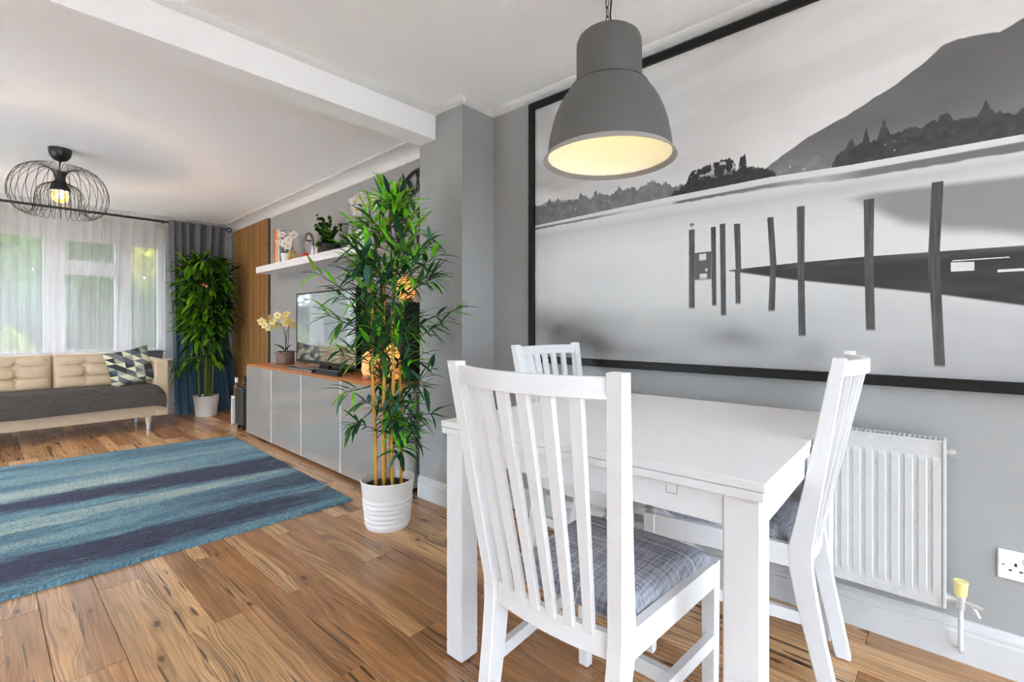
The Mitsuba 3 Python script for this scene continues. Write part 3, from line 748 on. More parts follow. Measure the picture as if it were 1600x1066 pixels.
# ------------------------------------------------------------------ the large framed picture
pf = thing('framed_picture', 'very large black framed grey photograph of a misty lake with jetty posts', 'picture')
FZ0, FZ1, FY1, FY0 = 0.838, 2.246, 1.71, -0.29
FW = 0.035
part(pf, 'frame', cbox(2.018, 2.05, FY0, FY1, FZ1 - FW, FZ1, 0.0015), BLACKFRAME)
part(pf, 'frame', cbox(2.018, 2.05, FY0, FY1, FZ0, FZ0 + FW, 0.0015), BLACKFRAME)
part(pf, 'frame', cbox(2.0182, 2.05, FY1 - FW, FY1, FZ0 + FW, FZ1 - FW, 0.0015), BLACKFRAME)
part(pf, 'frame', cbox(2.0182, 2.05, FY0, FY0 + FW, FZ0 + FW, FZ1 - FW, 0.0015), BLACKFRAME)
part(pf, 'print', box(2.036, 2.044, FY0 + FW - 0.004, FY1 - FW + 0.004, FZ0 + FW - 0.004, FZ1 - FW + 0.004), PRINT, label='printed lake photograph')

# ------------------------------------------------------------------ pendant lamp over the table
LX, LY = 1.548, 0.925
pl = thing('pendant_lamp', 'large grey bell-shaped metal pendant lamp over the dining table', 'lamp')
up = [(0.012, 2.104), (0.07, 2.102), (0.097, 2.096), (0.110, 2.085), (0.1165, 2.068), (0.1175, 2.045), (0.1175, 1.915), (0.1185, 1.906), (0.1175, 1.90)]
part(pl, 'shade_top', lathe(up, 72, (LX, LY, 0)), LAMPGREY, smooth=40)
lo = [(0.136, 1.9045), (0.140, 1.902), (0.152, 1.885), (0.168, 1.862), (0.182, 1.836), (0.197, 1.800), (0.208, 1.762), (0.2155, 1.725), (0.2205, 1.69), (0.2225, 1.662), (0.2255, 1.655)]
part(pl, 'shade', lathe([(0.1165, 1.9055)] + lo, 96, (LX, LY, 0)), LAMPGREY, smooth=35)
part(pl, 'seam', lathe([(0.1365, 1.9052), (0.1385, 1.9065), (0.1405, 1.9048), (0.1405, 1.9028)], 96, (LX, LY, 0)), BLACKMATT, label='dark seam under the shade top')
part(pl, 'rim', lathe([(0.2235, 1.662), (0.232, 1.652), (0.238, 1.645), (0.2385, 1.642), (0.236, 1.640), (0.228, 1.646), (0.221, 1.655)], 96, (LX, LY, 0)), RIM, smooth=60)
part(pl, 'lining', lathe([(0.0, 2.09), (0.11, 2.07), (0.1155, 2.04), (0.1155, 1.907)] + [(r - 0.003, z) for r, z in lo], 96, (LX, LY, 0)), LAMPIN, smooth=40, label='white inside of the shade, lit warm')
part(pl, 'bulb_holder', lathe([(0, 2.06), (0.022, 2.06), (0.022, 1.99), (0, 1.99)], 20, (LX, LY, 0)), TRIM)
bl = trimesh.creation.icosphere(3, 0.042)
bl.apply_translation((LX, LY, 1.93))
k = part(pl, 'bulb', bl, TRIM, smooth=True)
scene[k]['emitter'] = {'type': 'area', 'radiance': {'type': 'rgb', 'value': [10.0, 8.0, 4.0]}}
part(pl, 'cord', tube([(LX + 0.004, LY - 0.003, 2.10), (LX + 0.012, LY - 0.009, 2.135), (LX + 0.004, LY - 0.003, 2.17), (LX + 0.008, LY - 0.006, 2.23), (LX, LY, ZC)], 0.0032, 8), BLACK, smooth=True)
for k in range(5):
    zc = 2.118 + k * 0.034
    a = (k % 2) * PI / 2
    pts = [(LX - 0.004 + 0.006 * math.cos(t) * math.cos(a), LY + 0.004 + 0.006 * math.cos(t) * math.sin(a), zc + 0.02 * math.sin(t)) for t in np.linspace(0, 2 * PI, 17)]
    part(pl, 'chain_link', tube(pts, 0.0018, 6, False), BLACK, smooth=True)
part(pl, 'ceiling_rose', lathe([(0, 2.26), (0.03, 2.262), (0.05, 2.28), (0.052, ZC), (0, ZC)], 32, (LX, LY, 0)), LAMPGREY, smooth=40)

# ------------------------------------------------------------------ wire ceiling lamp in the living room
CX, CY = 0.39, 4.72
cl = thing('ceiling_lamp', 'black wire cage ceiling lamp with a glowing amber globe bulb', 'lamp')
part(cl, 'canopy', lathe([(0, 2.212), (0.016, 2.212), (0.036, 2.22), (0.054, 2.242), (0.062, 2.268), (0.064, ZC), (0, ZC)], 40, (CX, CY, 0)), BLACK, smooth=40)
part(cl, 'cord', cat_(tube([(CX, CY, 2.214), (CX, CY, 2.19)], [0.009, 0.004], 10), tube([(CX, CY, 2.2), (CX, CY, 2.12)], 0.0028, 8)), BLACK)
part(cl, 'socket', lathe([(0, 2.135), (0.036, 2.135), (0.040, 2.13), (0.033, 2.11), (0.030, 2.085), (0.034, 2.06), (0.048, 2.035), (0.057, 2.01), (0.058, 1.998), (0.052, 1.998), (0.03, 2.06), (0, 2.07)], 32, (CX, CY, 0)), BLACK, smooth=35)
wp = np.array([(0.040, 2.132), (0.065, 2.158), (0.11, 2.172), (0.165, 2.160), (0.225, 2.115), (0.262, 2.04), (0.272, 1.96), (0.252, 1.885), (0.212, 1.838), (0.172, 1.822), (0.150, 1.835), (0.138, 1.868), (0.134, 1.93), (0.125, 1.985), (0.100, 2.025), (0.062, 2.048), (0.036, 2.062)])
from scipy.interpolate import CubicSpline
cs_ = CubicSpline(np.arange(len(wp)), wp)
wq = cs_(np.linspace(0, len(wp) - 1, 44))
for k in range(30):
    a = 2 * PI * k / 30
    tw = np.linspace(0, 0.0, len(wq))
    part(cl, 'wire', tube(np.c_[CX + wq[:, 0] * np.cos(a + tw), CY + wq[:, 0] * np.sin(a + tw), wq[:, 1]], 0.0016, 5), BLACK, smooth=True)
scene['mat_amber'] = {'type': 'thindielectric', 'int_ior': 1.5, 'specular_transmittance': rgb((1.0, 0.86, 0.66))}
gl = trimesh.creation.icosphere(3, 0.047)
gl.apply_translation((CX, CY, 1.962))
k = part(cl, 'bulb_glass', gl, 'mat_amber', smooth=True, label='amber glass globe')
scene[k]['emitter'] = {'type': 'area', 'radiance': {'type': 'rgb', 'value': [1.7, 0.62, 0.07]}}
fi = trimesh.creation.icosphere(2, 0.02)
fi.apply_translation((CX, CY, 1.962))
k = part(cl, 'filament', fi, TRIM, smooth=True)
scene[k]['emitter'] = {'type': 'area', 'radiance': {'type': 'rgb', 'value': [1250.0, 960.0, 850.0]}}

# ------------------------------------------------------------------ curtains
scene['mat_net'] = {'type': 'mask', 'opacity': 0.54, 'bsdf': {'type': 'principledthin', 'base_color': rgb((0.78, 0.74, 0.745)), 'roughness': 0.8, 'diff_trans': 1.0}}
ne = solo('net_curtain', fold_sheet(-1.85, 1.44, 6.64, 0.765, 2.19, 0.034, 0.088, 640, 16, 31), 'mat_net', 'white translucent net curtain hanging in folds across the whole window', 'curtain', smooth=True)
dcol = mikit.proc(lambda p, n, uv: mix(lin(66, 92, 112), lin(96, 98, 103), smoothstep(0.5, 1.5, p.z)) * (0.85 + 0.3 * noise(p.x * 90, p.y * 90, p.z * 25)))
DRAPE = mat('drape', dcol, 0.75, sheen=0.6)


def flare(x, y, u, v):
    w = np.clip(1 - v, 0, 1)
    c = 0.55
    nx = 1.47 + (x - 1.47) * (1 - 0.10 * np.sin(PI * np.clip(w * 1.2, 0, 1))) + 0.10 * w ** 2 * (u - 0.1) + 0.06 * w
    y = y - 0.05 * w ** 3 + (y - 6.56) * (1.1 * w)
    return nx, y


solo('drape', fold_sheet(1.445, 2.02, 6.56, 0.012, 2.235, 0.026, 0.085, 150, 40, 8, flare), DRAPE, 'slate blue full-length curtain behind the far bamboo plant', 'curtain', smooth=True)
rd = thing('curtain_rod', 'black curtain rod with ring finial above the window', 'curtain rod')
part(rd, 'rod', tube([(-2.3, 6.6, 2.212), (2.05, 6.6, 2.212)], 0.0125, 12), BLACK, smooth=30)
part(rd, 'finial', tube([(2.075 + 0.026 * math.cos(t), 6.6, 2.212 + 0.026 * math.sin(t)) for t in np.linspace(0, 2 * PI, 25)], 0.007, 8, False), BLACK, smooth=True)
part(rd, 'bracket', cat_(tube([(1.42, 6.6, 2.212), (1.42, YB, 2.212)], 0.008, 8), tube([(1.42, YB - 0.008, 2.212), (1.42, YB, 2.212)], 0.028, 16)), BLACK)
part(rd, 'bracket', cat_(tube([(-0.2, 6.6, 2.212), (-0.2, YB, 2.212)], 0.008, 8), tube([(-0.2, YB - 0.008, 2.212), (-0.2, YB, 2.212)], 0.028, 16)), BLACK)
pb = thing('planter_box', 'dark grey trough planter on the window sill behind the sofa arm', 'planter')
part(pb, 'trough', trimesh.Trimesh(*hull([(x, y, z) for z, a in ((0.651, 0.012), (0.742, 0.0)) for x in (1.20 + a, 1.43 - a) for y in (6.715 + a, 6.79 - a)]), process=False), mat('planter_grey', lin(86, 92, 98), 0.6))
part(pb, 'lip', cat_(cbox(1.192, 1.438, 6.708, 6.716, 0.734, 0.748, 0.002), cbox(1.192, 1.438, 6.786, 6.794, 0.734, 0.748, 0.002)), 'mat_planter_grey')

# ------------------------------------------------------------------ sofa
LEATHER = mat('cream_leather', mikit.proc(lambda p, n, uv: mi.Color3f(*lin(200, 178, 148)) * (0.93 + 0.14 * fbm(p.x * 14, p.y * 14, p.z * 14))), 0.45)
THROW = mat('grey_throw', mikit.proc(lambda p, n, uv: mix(lin(58, 55, 52), lin(86, 81, 77), fbm(p.x * 30, p.y * 30, p.z * 60))), 0.95, sheen=0.15)
sf = thing('sofa', 'cream leather sofa with tufted back cushions in front of the window', 'sofa')
SX0, SX1 = -1.08, 1.295


def rsolid(x0, x1, y0, y1, z0, z1, r=0.03):
    """Rounded box: hull of spheres at the corners."""
    s = trimesh.creation.icosphere(2, r)
    pts = np.concatenate([s.vertices + (x, y, z) for x in (x0 + r, x1 - r) for y in (y0 + r, y1 - r) for z in (z0 + r, z1 - r)])
    return trimesh.Trimesh(*hull(pts), process=False)


part(sf, 'base', rsolid(SX0 + 0.11, SX1 - 0.11, 5.90, 6.56, 0.125, 0.335, 0.015), LEATHER, smooth=40)
part(sf, 'arm', rsolid(SX1 - 0.115, SX1, 5.872, 6.56, 0.13, 0.69, 0.018), LEATHER, smooth=40)
part(sf, 'arm', rsolid(SX0, SX0 + 0.115, 5.872, 6.56, 0.13, 0.69, 0.018), LEATHER, smooth=40)


def tufted(x0, x1):
    def fn(u, v):
        s, t = 2 * u - 1, 2 * v - 1
        h = ((1 - abs(s) ** 10) * (1 - abs(t) ** 10)).clip(0) ** 0.35
        groove = 0
        for q in (1 / 3, 2 / 3):
            groove = groove + np.exp(-((v - q) / 0.025) ** 2) * np.clip(np.minimum(u, 1 - u) / 0.33, 0, 1) * 0.8
            groove = groove + np.exp(-((u - q) / 0.018) ** 2) * np.clip(np.minimum(v, 1 - v) / 0.33, 0, 1) * 0.55
            for p in (1 / 3, 2 / 3):
                groove = groove + 1.2 * np.exp(-(((u - p) / 0.05) ** 2 + ((v - q) / 0.08) ** 2))
        bulge = 0.35 * abs(np.sin(3 * PI * u)) * abs(np.sin(3 * PI * v))
        y = 6.30 - 0.075 * h * (1 + bulge * 0.4) + 0.026 * groove * h
        z = 0.43 + 0.33 * v
        y = y + 0.06 * v
        return np.dstack([x0 + (x1 - x0) * u, y, z])
    f = grid_surface(fn, 64, 48)
    b = rsolid(x0 + 0.004, x1 - 0.004, 6.29, 6.47, 0.40, 0.757, 0.02)
    return cat_(f, b)


for x0, x1 in ((0.468, 1.178), (-0.246, 0.462), (-0.96, -0.252)):
    part(sf, 'back_cushion', tufted(x0, x1), LEATHER, smooth=40)
part(sf, 'seat', rsolid(SX0 + 0.12, SX1 - 0.12, 5.86, 6.42, 0.335, 0.43, 0.035), LEATHER, smooth=40)
for x in (SX0 + 0.13, 1.137):
    for y in (5.93, 6.48):
        lg = part(sf, 'leg', lathe([(0, 0.128), (0.027, 0.128), (0.023, 0.065), (0, 0.065)], 20, (x, y, 0)), LEATHER, smooth=40)
        part(lg, 'foot', lathe([(0, 0), (0.020, 0), (0.021, 0.065), (0, 0.065)], 20, (x, y, 0)), CHROME, smooth=40)


def throw_fn(u, v):
    # v runs from the back of the seat over the front edge and down
    s = v * 0.86
    y = np.where(s < 0.52, 6.30 - s * 0.98, 5.79 - 0.035 * np.sin(np.clip((s - 0.52) / 0.2, 0, 1) * PI / 2))
    z = np.where(s < 0.50, 0.445, 0.445 - np.clip(s - 0.50, 0, 1) * 0.52)
    z = z + 0.012 * np.exp(-((s - 0.46) / 0.06) ** 2)
    x = -1.15 + 2.40 * u
    wob = nnoise(np.dstack([x * 3.5, s * 5, 0 * x]), 4) - 0.5
    z = z + 0.014 * wob * (s > 0.5) - 0.03 * np.clip((1 - u) * 1.0, 0, 1) * (v ** 3)
    y = y - 0.02 * (nnoise(np.dstack([x * 6, s * 3, 0 * x + 2]), 6) - 0.3) * (s > 0.48)
    edge = np.clip((u - 0.955) / 0.045, 0, 1)
    z = z - 0.085 * edge ** 2 * np.where(s < 0.62, 1, 0.4)
    x = np.where(y > 5.865, np.minimum(x, SX1 - 0.125), x)
    return np.dstack([x, y, z])


solo('throw', grid_surface(throw_fn, 140, 60), THROW, 'dark grey fleece throw spread over the seat of the cream sofa', 'blanket', smooth=True)


def tri_pattern(p, n, uv):
    # triangles over the plane of the cushion
    a, b = (p.x * 0.95 + p.z * 0.12) / 0.066, (p.z * 1.0 - p.x * 0.22) / 0.058
    i, j = dr.floor(a), dr.floor(b)
    fa, fb = a - i, b - j
    up = dr.select((fa + fb) > 1, 1.0, 0.0)
    r = cell_rand(i, j, up + 3)
    c = dr.select(r < 0.24, mi.Color3f(*lin(46, 48, 50)), dr.select(r < 0.48, mi.Color3f(*lin(104, 108, 108)), dr.select(r < 0.62, mi.Color3f(*lin(72, 84, 92)), dr.select(r < 0.8, mi.Color3f(*lin(150, 150, 140)), mi.Color3f(*lin(206, 202, 172))))))
    return c


def pillow(cx, cy, cz, w, h, th, rotz, tilt, roll, n=26):
    def side(sgn):
        def fn(u, v):
            s, t = 2 * u - 1, 2 * v - 1
            k = ((1 - s * s) * (1 - t * t)).clip(0) ** 0.5
            pinch = 1 - 0.10 * (1 - t * t) * abs(s) ** 3, 1 - 0.10 * (1 - s * s) * abs(t) ** 3
            return np.dstack([s * w / 2 * pinch[0], sgn * th / 2 * k * 0.95, t * h / 2 * pinch[1]])
        return grid_surface(fn, n, n)
    m = cat_(side(-1), side(1))
    M = (T().translate([cx, cy, cz]).rotate([0, 0, 1], rotz).rotate([1, 0, 0], tilt).rotate([0, 1, 0], roll)).matrix
    m.apply_transform(np.array(M, float).reshape(4, 4))
    return m


solo('scatter_cushion', pillow(1.005, 6.02, 0.632, 0.37, 0.37, 0.15, -14, -20, -14), mat('triangle_cotton', mikit.proc(tri_pattern), 0.85), 'grey, black and cream triangle-patterned cushion leaning in the sofa corner', 'cushion', smooth=True)

# ------------------------------------------------------------------ rug
def rug_fn(u, v):
    a, b, c, d = np.array([-0.95, 2.651]), np.array([1.486, 2.612]), np.array([1.588, 4.935]), np.array([-0.85, 5.17])
    q = a * ((1 - u) * (1 - v))[..., None] + b * (u * (1 - v))[..., None] + c * (u * v)[..., None] + d * ((1 - u) * v)[..., None]
    e = np.minimum(np.minimum(u, 1 - u) * 2.4, np.minimum(v, 1 - v) * 2.35)
    h = 0.016 * np.clip(e / 0.012, 0, 1) ** 0.5
    nz = rng.uniform(-1, 1, u.shape)
    q = q + 0.004 * rng.uniform(-1, 1, u.shape + (2,)) * (e < 0.02)[..., None]
    return np.dstack([q, 0.0008 + h + 0.0016 * nz * (e > 0.005)])


solo('area_rug', grid_surface(rug_fn, 420, 400), RUG, 'blue, teal and navy streaked pile rug on the wooden floor', 'rug', smooth=True)


# ------------------------------------------------------------------ potted bamboos
def bamboo_leaves(holder, leaves, mats, weights, keep=300):
    """The 300 largest leaves one by one; what is left over as one part."""
    leaves.sort(key=lambda l: -l[0])
    rest = {}
    for k, (size, m, mi_) in enumerate(leaves):
        if k < keep:
            part(holder, 'leaf', m, mats[mi_], smooth=True)
        else:
            rest.setdefault(mi_, []).append(m)
    for mi_ in sorted(rest):
        part(holder, 'small_leaves', cat_(*rest[mi_]), mats[mi_], smooth=True, kind='stuff')


# the near one
PX, PY = 1.432, 2.173
RGT = np.array([math.cos(YAW), -math.sin(YAW), 0.0])
fp = thing('potted_bamboo', 'tall artificial bamboo with yellow canes in a ribbed white pot by the media cabinet', 'plant')
prof = [(0.0, 0.004), (0.100, 0.004), (0.106, 0.0), (0.110, 0.008)]
for k in range(6):
    z = 0.012 + k * 0.024
    r = 0.110 + 0.026 * z / 0.246
    prof += [(r + 0.001, z + 0.002), (r + 0.0042, z + 0.008), (r + 0.0046, z + 0.013), (r + 0.003, z + 0.020), (r - 0.0012, z + 0.0235)]
prof += [(0.1275, 0.170), (0.1355, 0.235), (0.1385, 0.239), (0.1395, 0.244), (0.138, 0.247), (0.134, 0.246), (0.126, 0.19), (0.122, 0.175), (0.0, 0.175)]
part(fp, 'pot', lathe(prof, 72, (PX, PY, 0)), POTW, smooth=35)
part(fp, 'soil', lathe([(0.0, 0.216), (0.06, 0.214), (0.124, 0.205), (0.124, 0.18), (0, 0.18)], 40, (PX, PY, 0)), SOIL)
cane_specs = [(-0.055, -0.02, 1.36, -0.03), (-0.025, 0.03, 1.28, 0.00), (-0.015, -0.035, 1.02, 0.01), (0.032, -0.03, 1.34, 0.005), (0.072, 0.012, 0.86, -0.01), (0.0, 0.05, 1.12, 0.02)]
canes = []
for off, dep, top, lean in cane_specs:
    b = np.array([PX, PY, 0.2]) + RGT * off + FWD * dep
    t_ = b + RGT * lean + np.array([0, 0, top - 0.2])
    zs = [0.2]
    while zs[-1] < top:
        zs.append(min(top, zs[-1] + rng.uniform(0.10, 0.15)))
    pts, rs = [], []
    for z0, z1 in zip(zs[:-1], zs[1:]):
        for q, r in ((0.0, 1.12), (0.03, 1.22), (0.06, 0.98), (0.5, 0.94), (0.94, 0.98)):
            z = z0 + (z1 - z0) * q
            pts.append(b + (t_ - b) * (z - 0.2) / (top - 0.2) + RGT * 0.003 * math.sin(z * 9 + off * 40))
            rs.append(0.0098 * r * (1 - 0.16 * (z - 0.2)))
    part(fp, 'cane', tube(pts, rs, 10), CANE, smooth=30)
    canes.append((b, t_))
leaves, twigs = [], []


def fan(tip, d, n, L, mats_w, spread=1.0):
    """A spray of leaves at the tip of a twig that points along d."""
    d = np.array(d, float) / np.linalg.norm(d)
    a = np.cross(d, [0, 0, 1])
    a /= np.linalg.norm(a) + 1e-9
    b = np.cross(a, d)
    ph = rng.uniform(0, 2 * PI)
    for k in range(n):
        an = ph + k * 2 * PI / n + rng.uniform(-0.3, 0.3)
        q = rng.uniform(0.35, 1.15) * spread
        ld = d * math.cos(q) + (a * math.cos(an) + b * math.sin(an)) * math.sin(q)
        l = L * rng.uniform(0.7, 1.25)
        w = l * rng.uniform(0.15, 0.205)
        base_ = tip - d * rng.uniform(0, 0.05)
        if 1.93 < base_[1] < 2.45 and base_[0] + ld[0] * l > 1.77:         # keep clear of the pier
            base_[0] = min(base_[0], 1.76)
            ld[0] = -abs(ld[0]) * 0.3
        leaves.append((l * w, leaf(base_, ld, (0, 0, 1), l, w, rng.uniform(0.15, 0.75)), int(rng.choice(len(mats_w), p=mats_w))))


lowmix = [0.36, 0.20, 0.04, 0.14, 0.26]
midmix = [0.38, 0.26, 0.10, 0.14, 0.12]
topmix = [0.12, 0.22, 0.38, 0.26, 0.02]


def branch(b, d, L, n, leafL, mw, up=0.25):
    b, d = np.array(b, float), np.array(d, float)
    d /= np.linalg.norm(d)
    p = [b + d * L * q + np.array([0, 0, up * L * (q - 0.6 * q * q)]) for q in np.linspace(0, 1, 6)]
    p = [np.array([min(q[0], 1.76) if 1.95 < q[1] < 2.44 else q[0], q[1], q[2]]) for q in p]
    twigs.append(tube(p, np.linspace(0.0026, 0.0014, 6), 5))
    fan(p[-1], p[-1] - p[-2], n, leafL, mw)
    if L > 0.14:
        fan(p[3], (p[3] - p[2]) * 1.0 + rng.normal(size=3) * 0.01, max(2, n - 3), leafL * 0.85, mw)


def env(z):
    """Half-extent of the crown left and right of the canes by height."""
    return float(np.interp(z, [0.4, 0.55, 0.7, 0.95, 1.15, 1.35, 1.6, 1.8], [0.13, 0.18, 0.18, 0.19, 0.215, 0.205, 0.155, 0.055]))


for k in range(150):
    z = rng.uniform(0.50, 1.74) if k > 14 else rng.uniform(0.40, 0.66)
    if k > 14 and z < 0.8 and rng.uniform() < 0.45:
        z = rng.uniform(0.9, 1.6)
    b, t_ = canes[rng.integers(len(canes))]
    q = np.clip((z - 0.2) / 1.1, 0, 1)
    c0 = b + (t_ - b) * q
    c0[2] = z - 0.05
    if z > 1.25:
        c0[:2] = np.array([PX, PY]) + RGT[:2] * (rng.uniform(-1, 1) * env(z) * 0.45 + 0.012) + FWD[:2] * rng.uniform(-0.06, 0.06)
    a = rng.uniform(0, 2 * PI)
    L = env(z) * rng.uniform(0.45, 1.0)
    if z > 1.6: L *= 0.7
    d = RGT * math.cos(a) + FWD * math.sin(a) * 0.8 + np.array([0, 0, rng.uniform(0.1, 0.7)])
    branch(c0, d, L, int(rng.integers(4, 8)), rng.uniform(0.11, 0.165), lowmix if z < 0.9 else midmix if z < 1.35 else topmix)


def at_px(dx, z, dep=0.0):
    return np.array([PX, PY, 0.0]) + RGT * dx + FWD * dep + np.array([0, 0, z])


# main stems above the canes
for dx0, z0, dx1, z1 in ((-0.08, 1.3, -0.03, 1.76), (0.02, 1.28, 0.0, 1.72), (0.03, 1.2, 0.09, 1.70), (-0.02, 1.1, -0.10, 1.66), (-0.09, 1.3, -0.06, 1.5)):
    twigs.append(tube([at_px(dx0, z0), at_px((dx0 + dx1) / 2 + 0.01, (z0 + z1) / 2), at_px(dx1, z1)], [0.004, 0.003, 0.002], 6))
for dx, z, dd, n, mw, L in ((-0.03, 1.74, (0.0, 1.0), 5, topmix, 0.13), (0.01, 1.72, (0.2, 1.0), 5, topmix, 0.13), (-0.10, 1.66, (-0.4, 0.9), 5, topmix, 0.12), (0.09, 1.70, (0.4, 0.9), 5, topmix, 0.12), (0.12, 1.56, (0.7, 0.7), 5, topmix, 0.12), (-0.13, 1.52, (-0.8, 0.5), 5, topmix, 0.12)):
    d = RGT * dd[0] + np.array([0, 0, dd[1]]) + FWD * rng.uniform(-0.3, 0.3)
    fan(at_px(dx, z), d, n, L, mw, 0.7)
# the long branches that stand out to the left and to the right
for dx0, z0, dx1, z1, dep in ((-0.10, 1.12, -0.36, 1.31, -0.05), (-0.10, 0.98, -0.30, 1.10, -0.08), (0.10, 1.02, 0.37, 1.12, -0.05), (0.10, 0.92, 0.30, 1.06, 0.0), (0.1, 1.28, 0.27, 1.40, -0.04), (0.06, 0.62, 0.24, 0.82, -0.06), (-0.08, 0.60, -0.17, 0.52, -0.08), (-0.10, 0.85, -0.22, 0.92, -0.1), (0.08, 1.30, 0.235, 1.46, -0.06), (0.09, 1.18, 0.26, 1.30, -0.03), (0.07, 0.74, 0.22, 0.72, -0.05), (-0.08, 1.36, -0.20, 1.47, -0.05), (-0.09, 0.72, -0.20, 0.70, -0.08), (0.08, 0.55, 0.16, 0.58, -0.06)):
    p = [at_px(dx0 + (dx1 - dx0) * q, z0 + (z1 - z0) * (q ** 0.8), dep * q) for q in np.linspace(0, 1, 7)]
    p = [np.array([min(q[0], 1.76) if 1.95 < q[1] < 2.44 else q[0], q[1], q[2]]) for q in p]
    twigs.append(tube(p, np.linspace(0.0035, 0.0016, 7), 5))
    d = p[-1] - p[-2]
    fan(p[-1], d, 5, 0.125, [0.30, 0.20, 0.15, 0.22, 0.13], 0.85)
    fan(p[4], d, 4, 0.12, lowmix, 1.0)
part(fp, 'twigs', cat_(*twigs), TWIG, smooth=True, kind='stuff')
bamboo_leaves(fp, leaves, LEAF, None)

# the far one
QX, QY = 1.755, 6.34
f2 = thing('potted_bamboo', 'tall dark green leafy bamboo in a plain white pot before the blue curtain', 'plant')
part(f2, 'pot', lathe([(0, 0.003), (0.098, 0.003), (0.103, 0.0), (0.106, 0.01), (0.128, 0.225), (0.130, 0.23), (0.127, 0.232), (0.122, 0.225), (0.116, 0.17), (0, 0.17)], 56, (QX, QY, 0)), POTW, smooth=35)
part(f2, 'soil', lathe([(0, 0.205), (0.118, 0.2), (0.116, 0.175), (0, 0.175)], 32, (QX, QY, 0)), SOIL)
c2 = []
for off, dep, top, lean in ((-0.055, -0.03, 1.78, -0.08), (-0.02, 0.02, 1.70, -0.05), (0.02, -0.03, 1.72, 0.01), (0.05, 0.02, 1.66, 0.07), (0.0, 0.045, 1.6, 0.04)):
    b = np.array([QX, QY, 0.19]) + RGT * off + FWD * dep
    t_ = b + RGT * lean + np.array([0, 0, top - 0.19])
    pts, rs = [], []
    for q in np.linspace(0, 1, 25):
        pts.append(b + (t_ - b) * q)
        rs.append((0.0125 - 0.006 * q) * (1.18 if int(q * 24) % 3 == 0 else 1.0))
    part(f2, 'cane', tube(pts, rs, 9), CANE2, smooth=40)
    c2.append((b, t_))
lv2 = []
for k in range(760):
    z = rng.uniform(0.62, 1.84) ** 1.0
    if z < 0.95 and rng.uniform() < 0.5:
        z = rng.uniform(1.0, 1.84)
    ext = float(np.interp(z, [0.5, 0.8, 1.0, 1.25, 1.5, 1.72, 1.85], [0.10, 0.20, 0.24, 0.27, 0.28, 0.24, 0.12]))
    r = math.sqrt(rng.uniform(0.05, 1)) * ext
    a = rng.uniform(0, 2 * PI)
    c = np.array([QX, QY, 0]) + RGT * (r * math.cos(a) * 1.0 + 0.0) + FWD * r * math.sin(a) * 0.72 + np.array([0, 0, z])
    if c[1] > 6.44: c[1] = 6.44
    out = RGT * math.cos(a) + FWD * math.sin(a) * 0.8
    d = out * rng.uniform(0.3, 1.0) + np.array([0, 0, rng.uniform(-0.5, 0.3)]) + rng.normal(size=3) * 0.15
    l = rng.uniform(0.14, 0.22)
    if c[1] + d[1] / np.linalg.norm(d) * l > 6.45: d[1] = -abs(d[1]) * 0.3
    if c[0] + d[0] / np.linalg.norm(d) * l > 2.09: c[0] = min(c[0], 2.05); d[0] = -abs(d[0]) * 0.4
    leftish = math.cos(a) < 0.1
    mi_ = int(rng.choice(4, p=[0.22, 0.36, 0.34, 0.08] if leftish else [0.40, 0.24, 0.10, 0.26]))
    lv2.append((l, leaf(c, d, (0, 0, 1), l, l * 0.25, rng.uniform(0.3, 0.8)), mi_))
for k in range(22):                                                    # the low spray at the left
    c = np.array([QX, QY, 0]) + RGT * rng.uniform(-0.30, -0.12) + FWD * rng.uniform(-0.12, 0.0) + np.array([0, 0, rng.uniform(0.48, 0.64)])
    lv2.append((0.14, leaf(c, RGT * rng.uniform(-1, 0.2) + np.array([0, 0, rng.uniform(-0.9, 0.2)]) - FWD * rng.uniform(0, 0.5), (0, 0, 1), rng.uniform(0.11, 0.17), 0.03, 0.6), int(rng.choice(4, p=[0.3, 0.4, 0.2, 0.1]))))
tw2 = []
for k in range(60):
    b, t_ = c2[rng.integers(5)]
    q = rng.uniform(0.3, 1.0)
    p0 = b + (t_ - b) * q
    a = rng.uniform(0, 2 * PI)
    p1 = p0 + RGT * math.cos(a) * 0.2 + FWD * (math.sin(a) * 0.1 - 0.03) + np.array([0, 0, 0.09])
    p1[1] = min(p1[1], 6.44)
    p1[0] = min(p1[0], 2.07)
    tw2.append(tube([p0, (p0 + p1) / 2 + [0, 0, 0.03], p1], [0.003, 0.0025, 0.0015], 5))
tw2.append(tube([c2[0][0] + [0, 0, 0.34], np.array([QX, QY, 0.62]) + RGT * -0.16 - FWD * 0.04, np.array([QX, QY, 0.60]) + RGT * -0.26 - FWD * 0.05], [0.003, 0.0025, 0.0015], 5))
part(f2, 'twigs', cat_(*tw2), STEM, smooth=True, kind='stuff')
bamboo_leaves(f2, lv2, LEAF2, None)
bird = trimesh.creation.icosphere(2, 1.0)
bird.apply_scale((0.018, 0.018, 0.016))
bird.apply_translation((QX - 0.11, QY - 0.325, 1.476))
rb = thing('red_ornament', 'tiny red and white bird ornament clipped in the far bamboo', 'ornament')
part(rb, 'body', bird, mat('ornament_red', lin(190, 52, 36), 0.5), smooth=True)
bw = trimesh.creation.icosphere(2, 0.012)
bw.apply_translation((QX - 0.087, QY - 0.331, 1.462))
part(rb, 'breast', bw, mat('ornament_white', lin(220, 200, 180), 0.5), smooth=True)

# ------------------------------------------------------------------ media cabinet
UZ = 0.652


def ux(y, off=0.0):
    return 1.645 + (y - 2.3) * MS + off


def slab_m(y0, y1, off0, off1, z0, z1, c=0.002):
    """A block along the media wall: off0 to off1 from the cabinet's front plane."""
    return trimesh.Trimesh(*hull([(ux(y, o), y, z) for y, s in ((y0, 1), (y1, -1)) for o in (off0, off1) for z in (z0, z1)]), process=False)


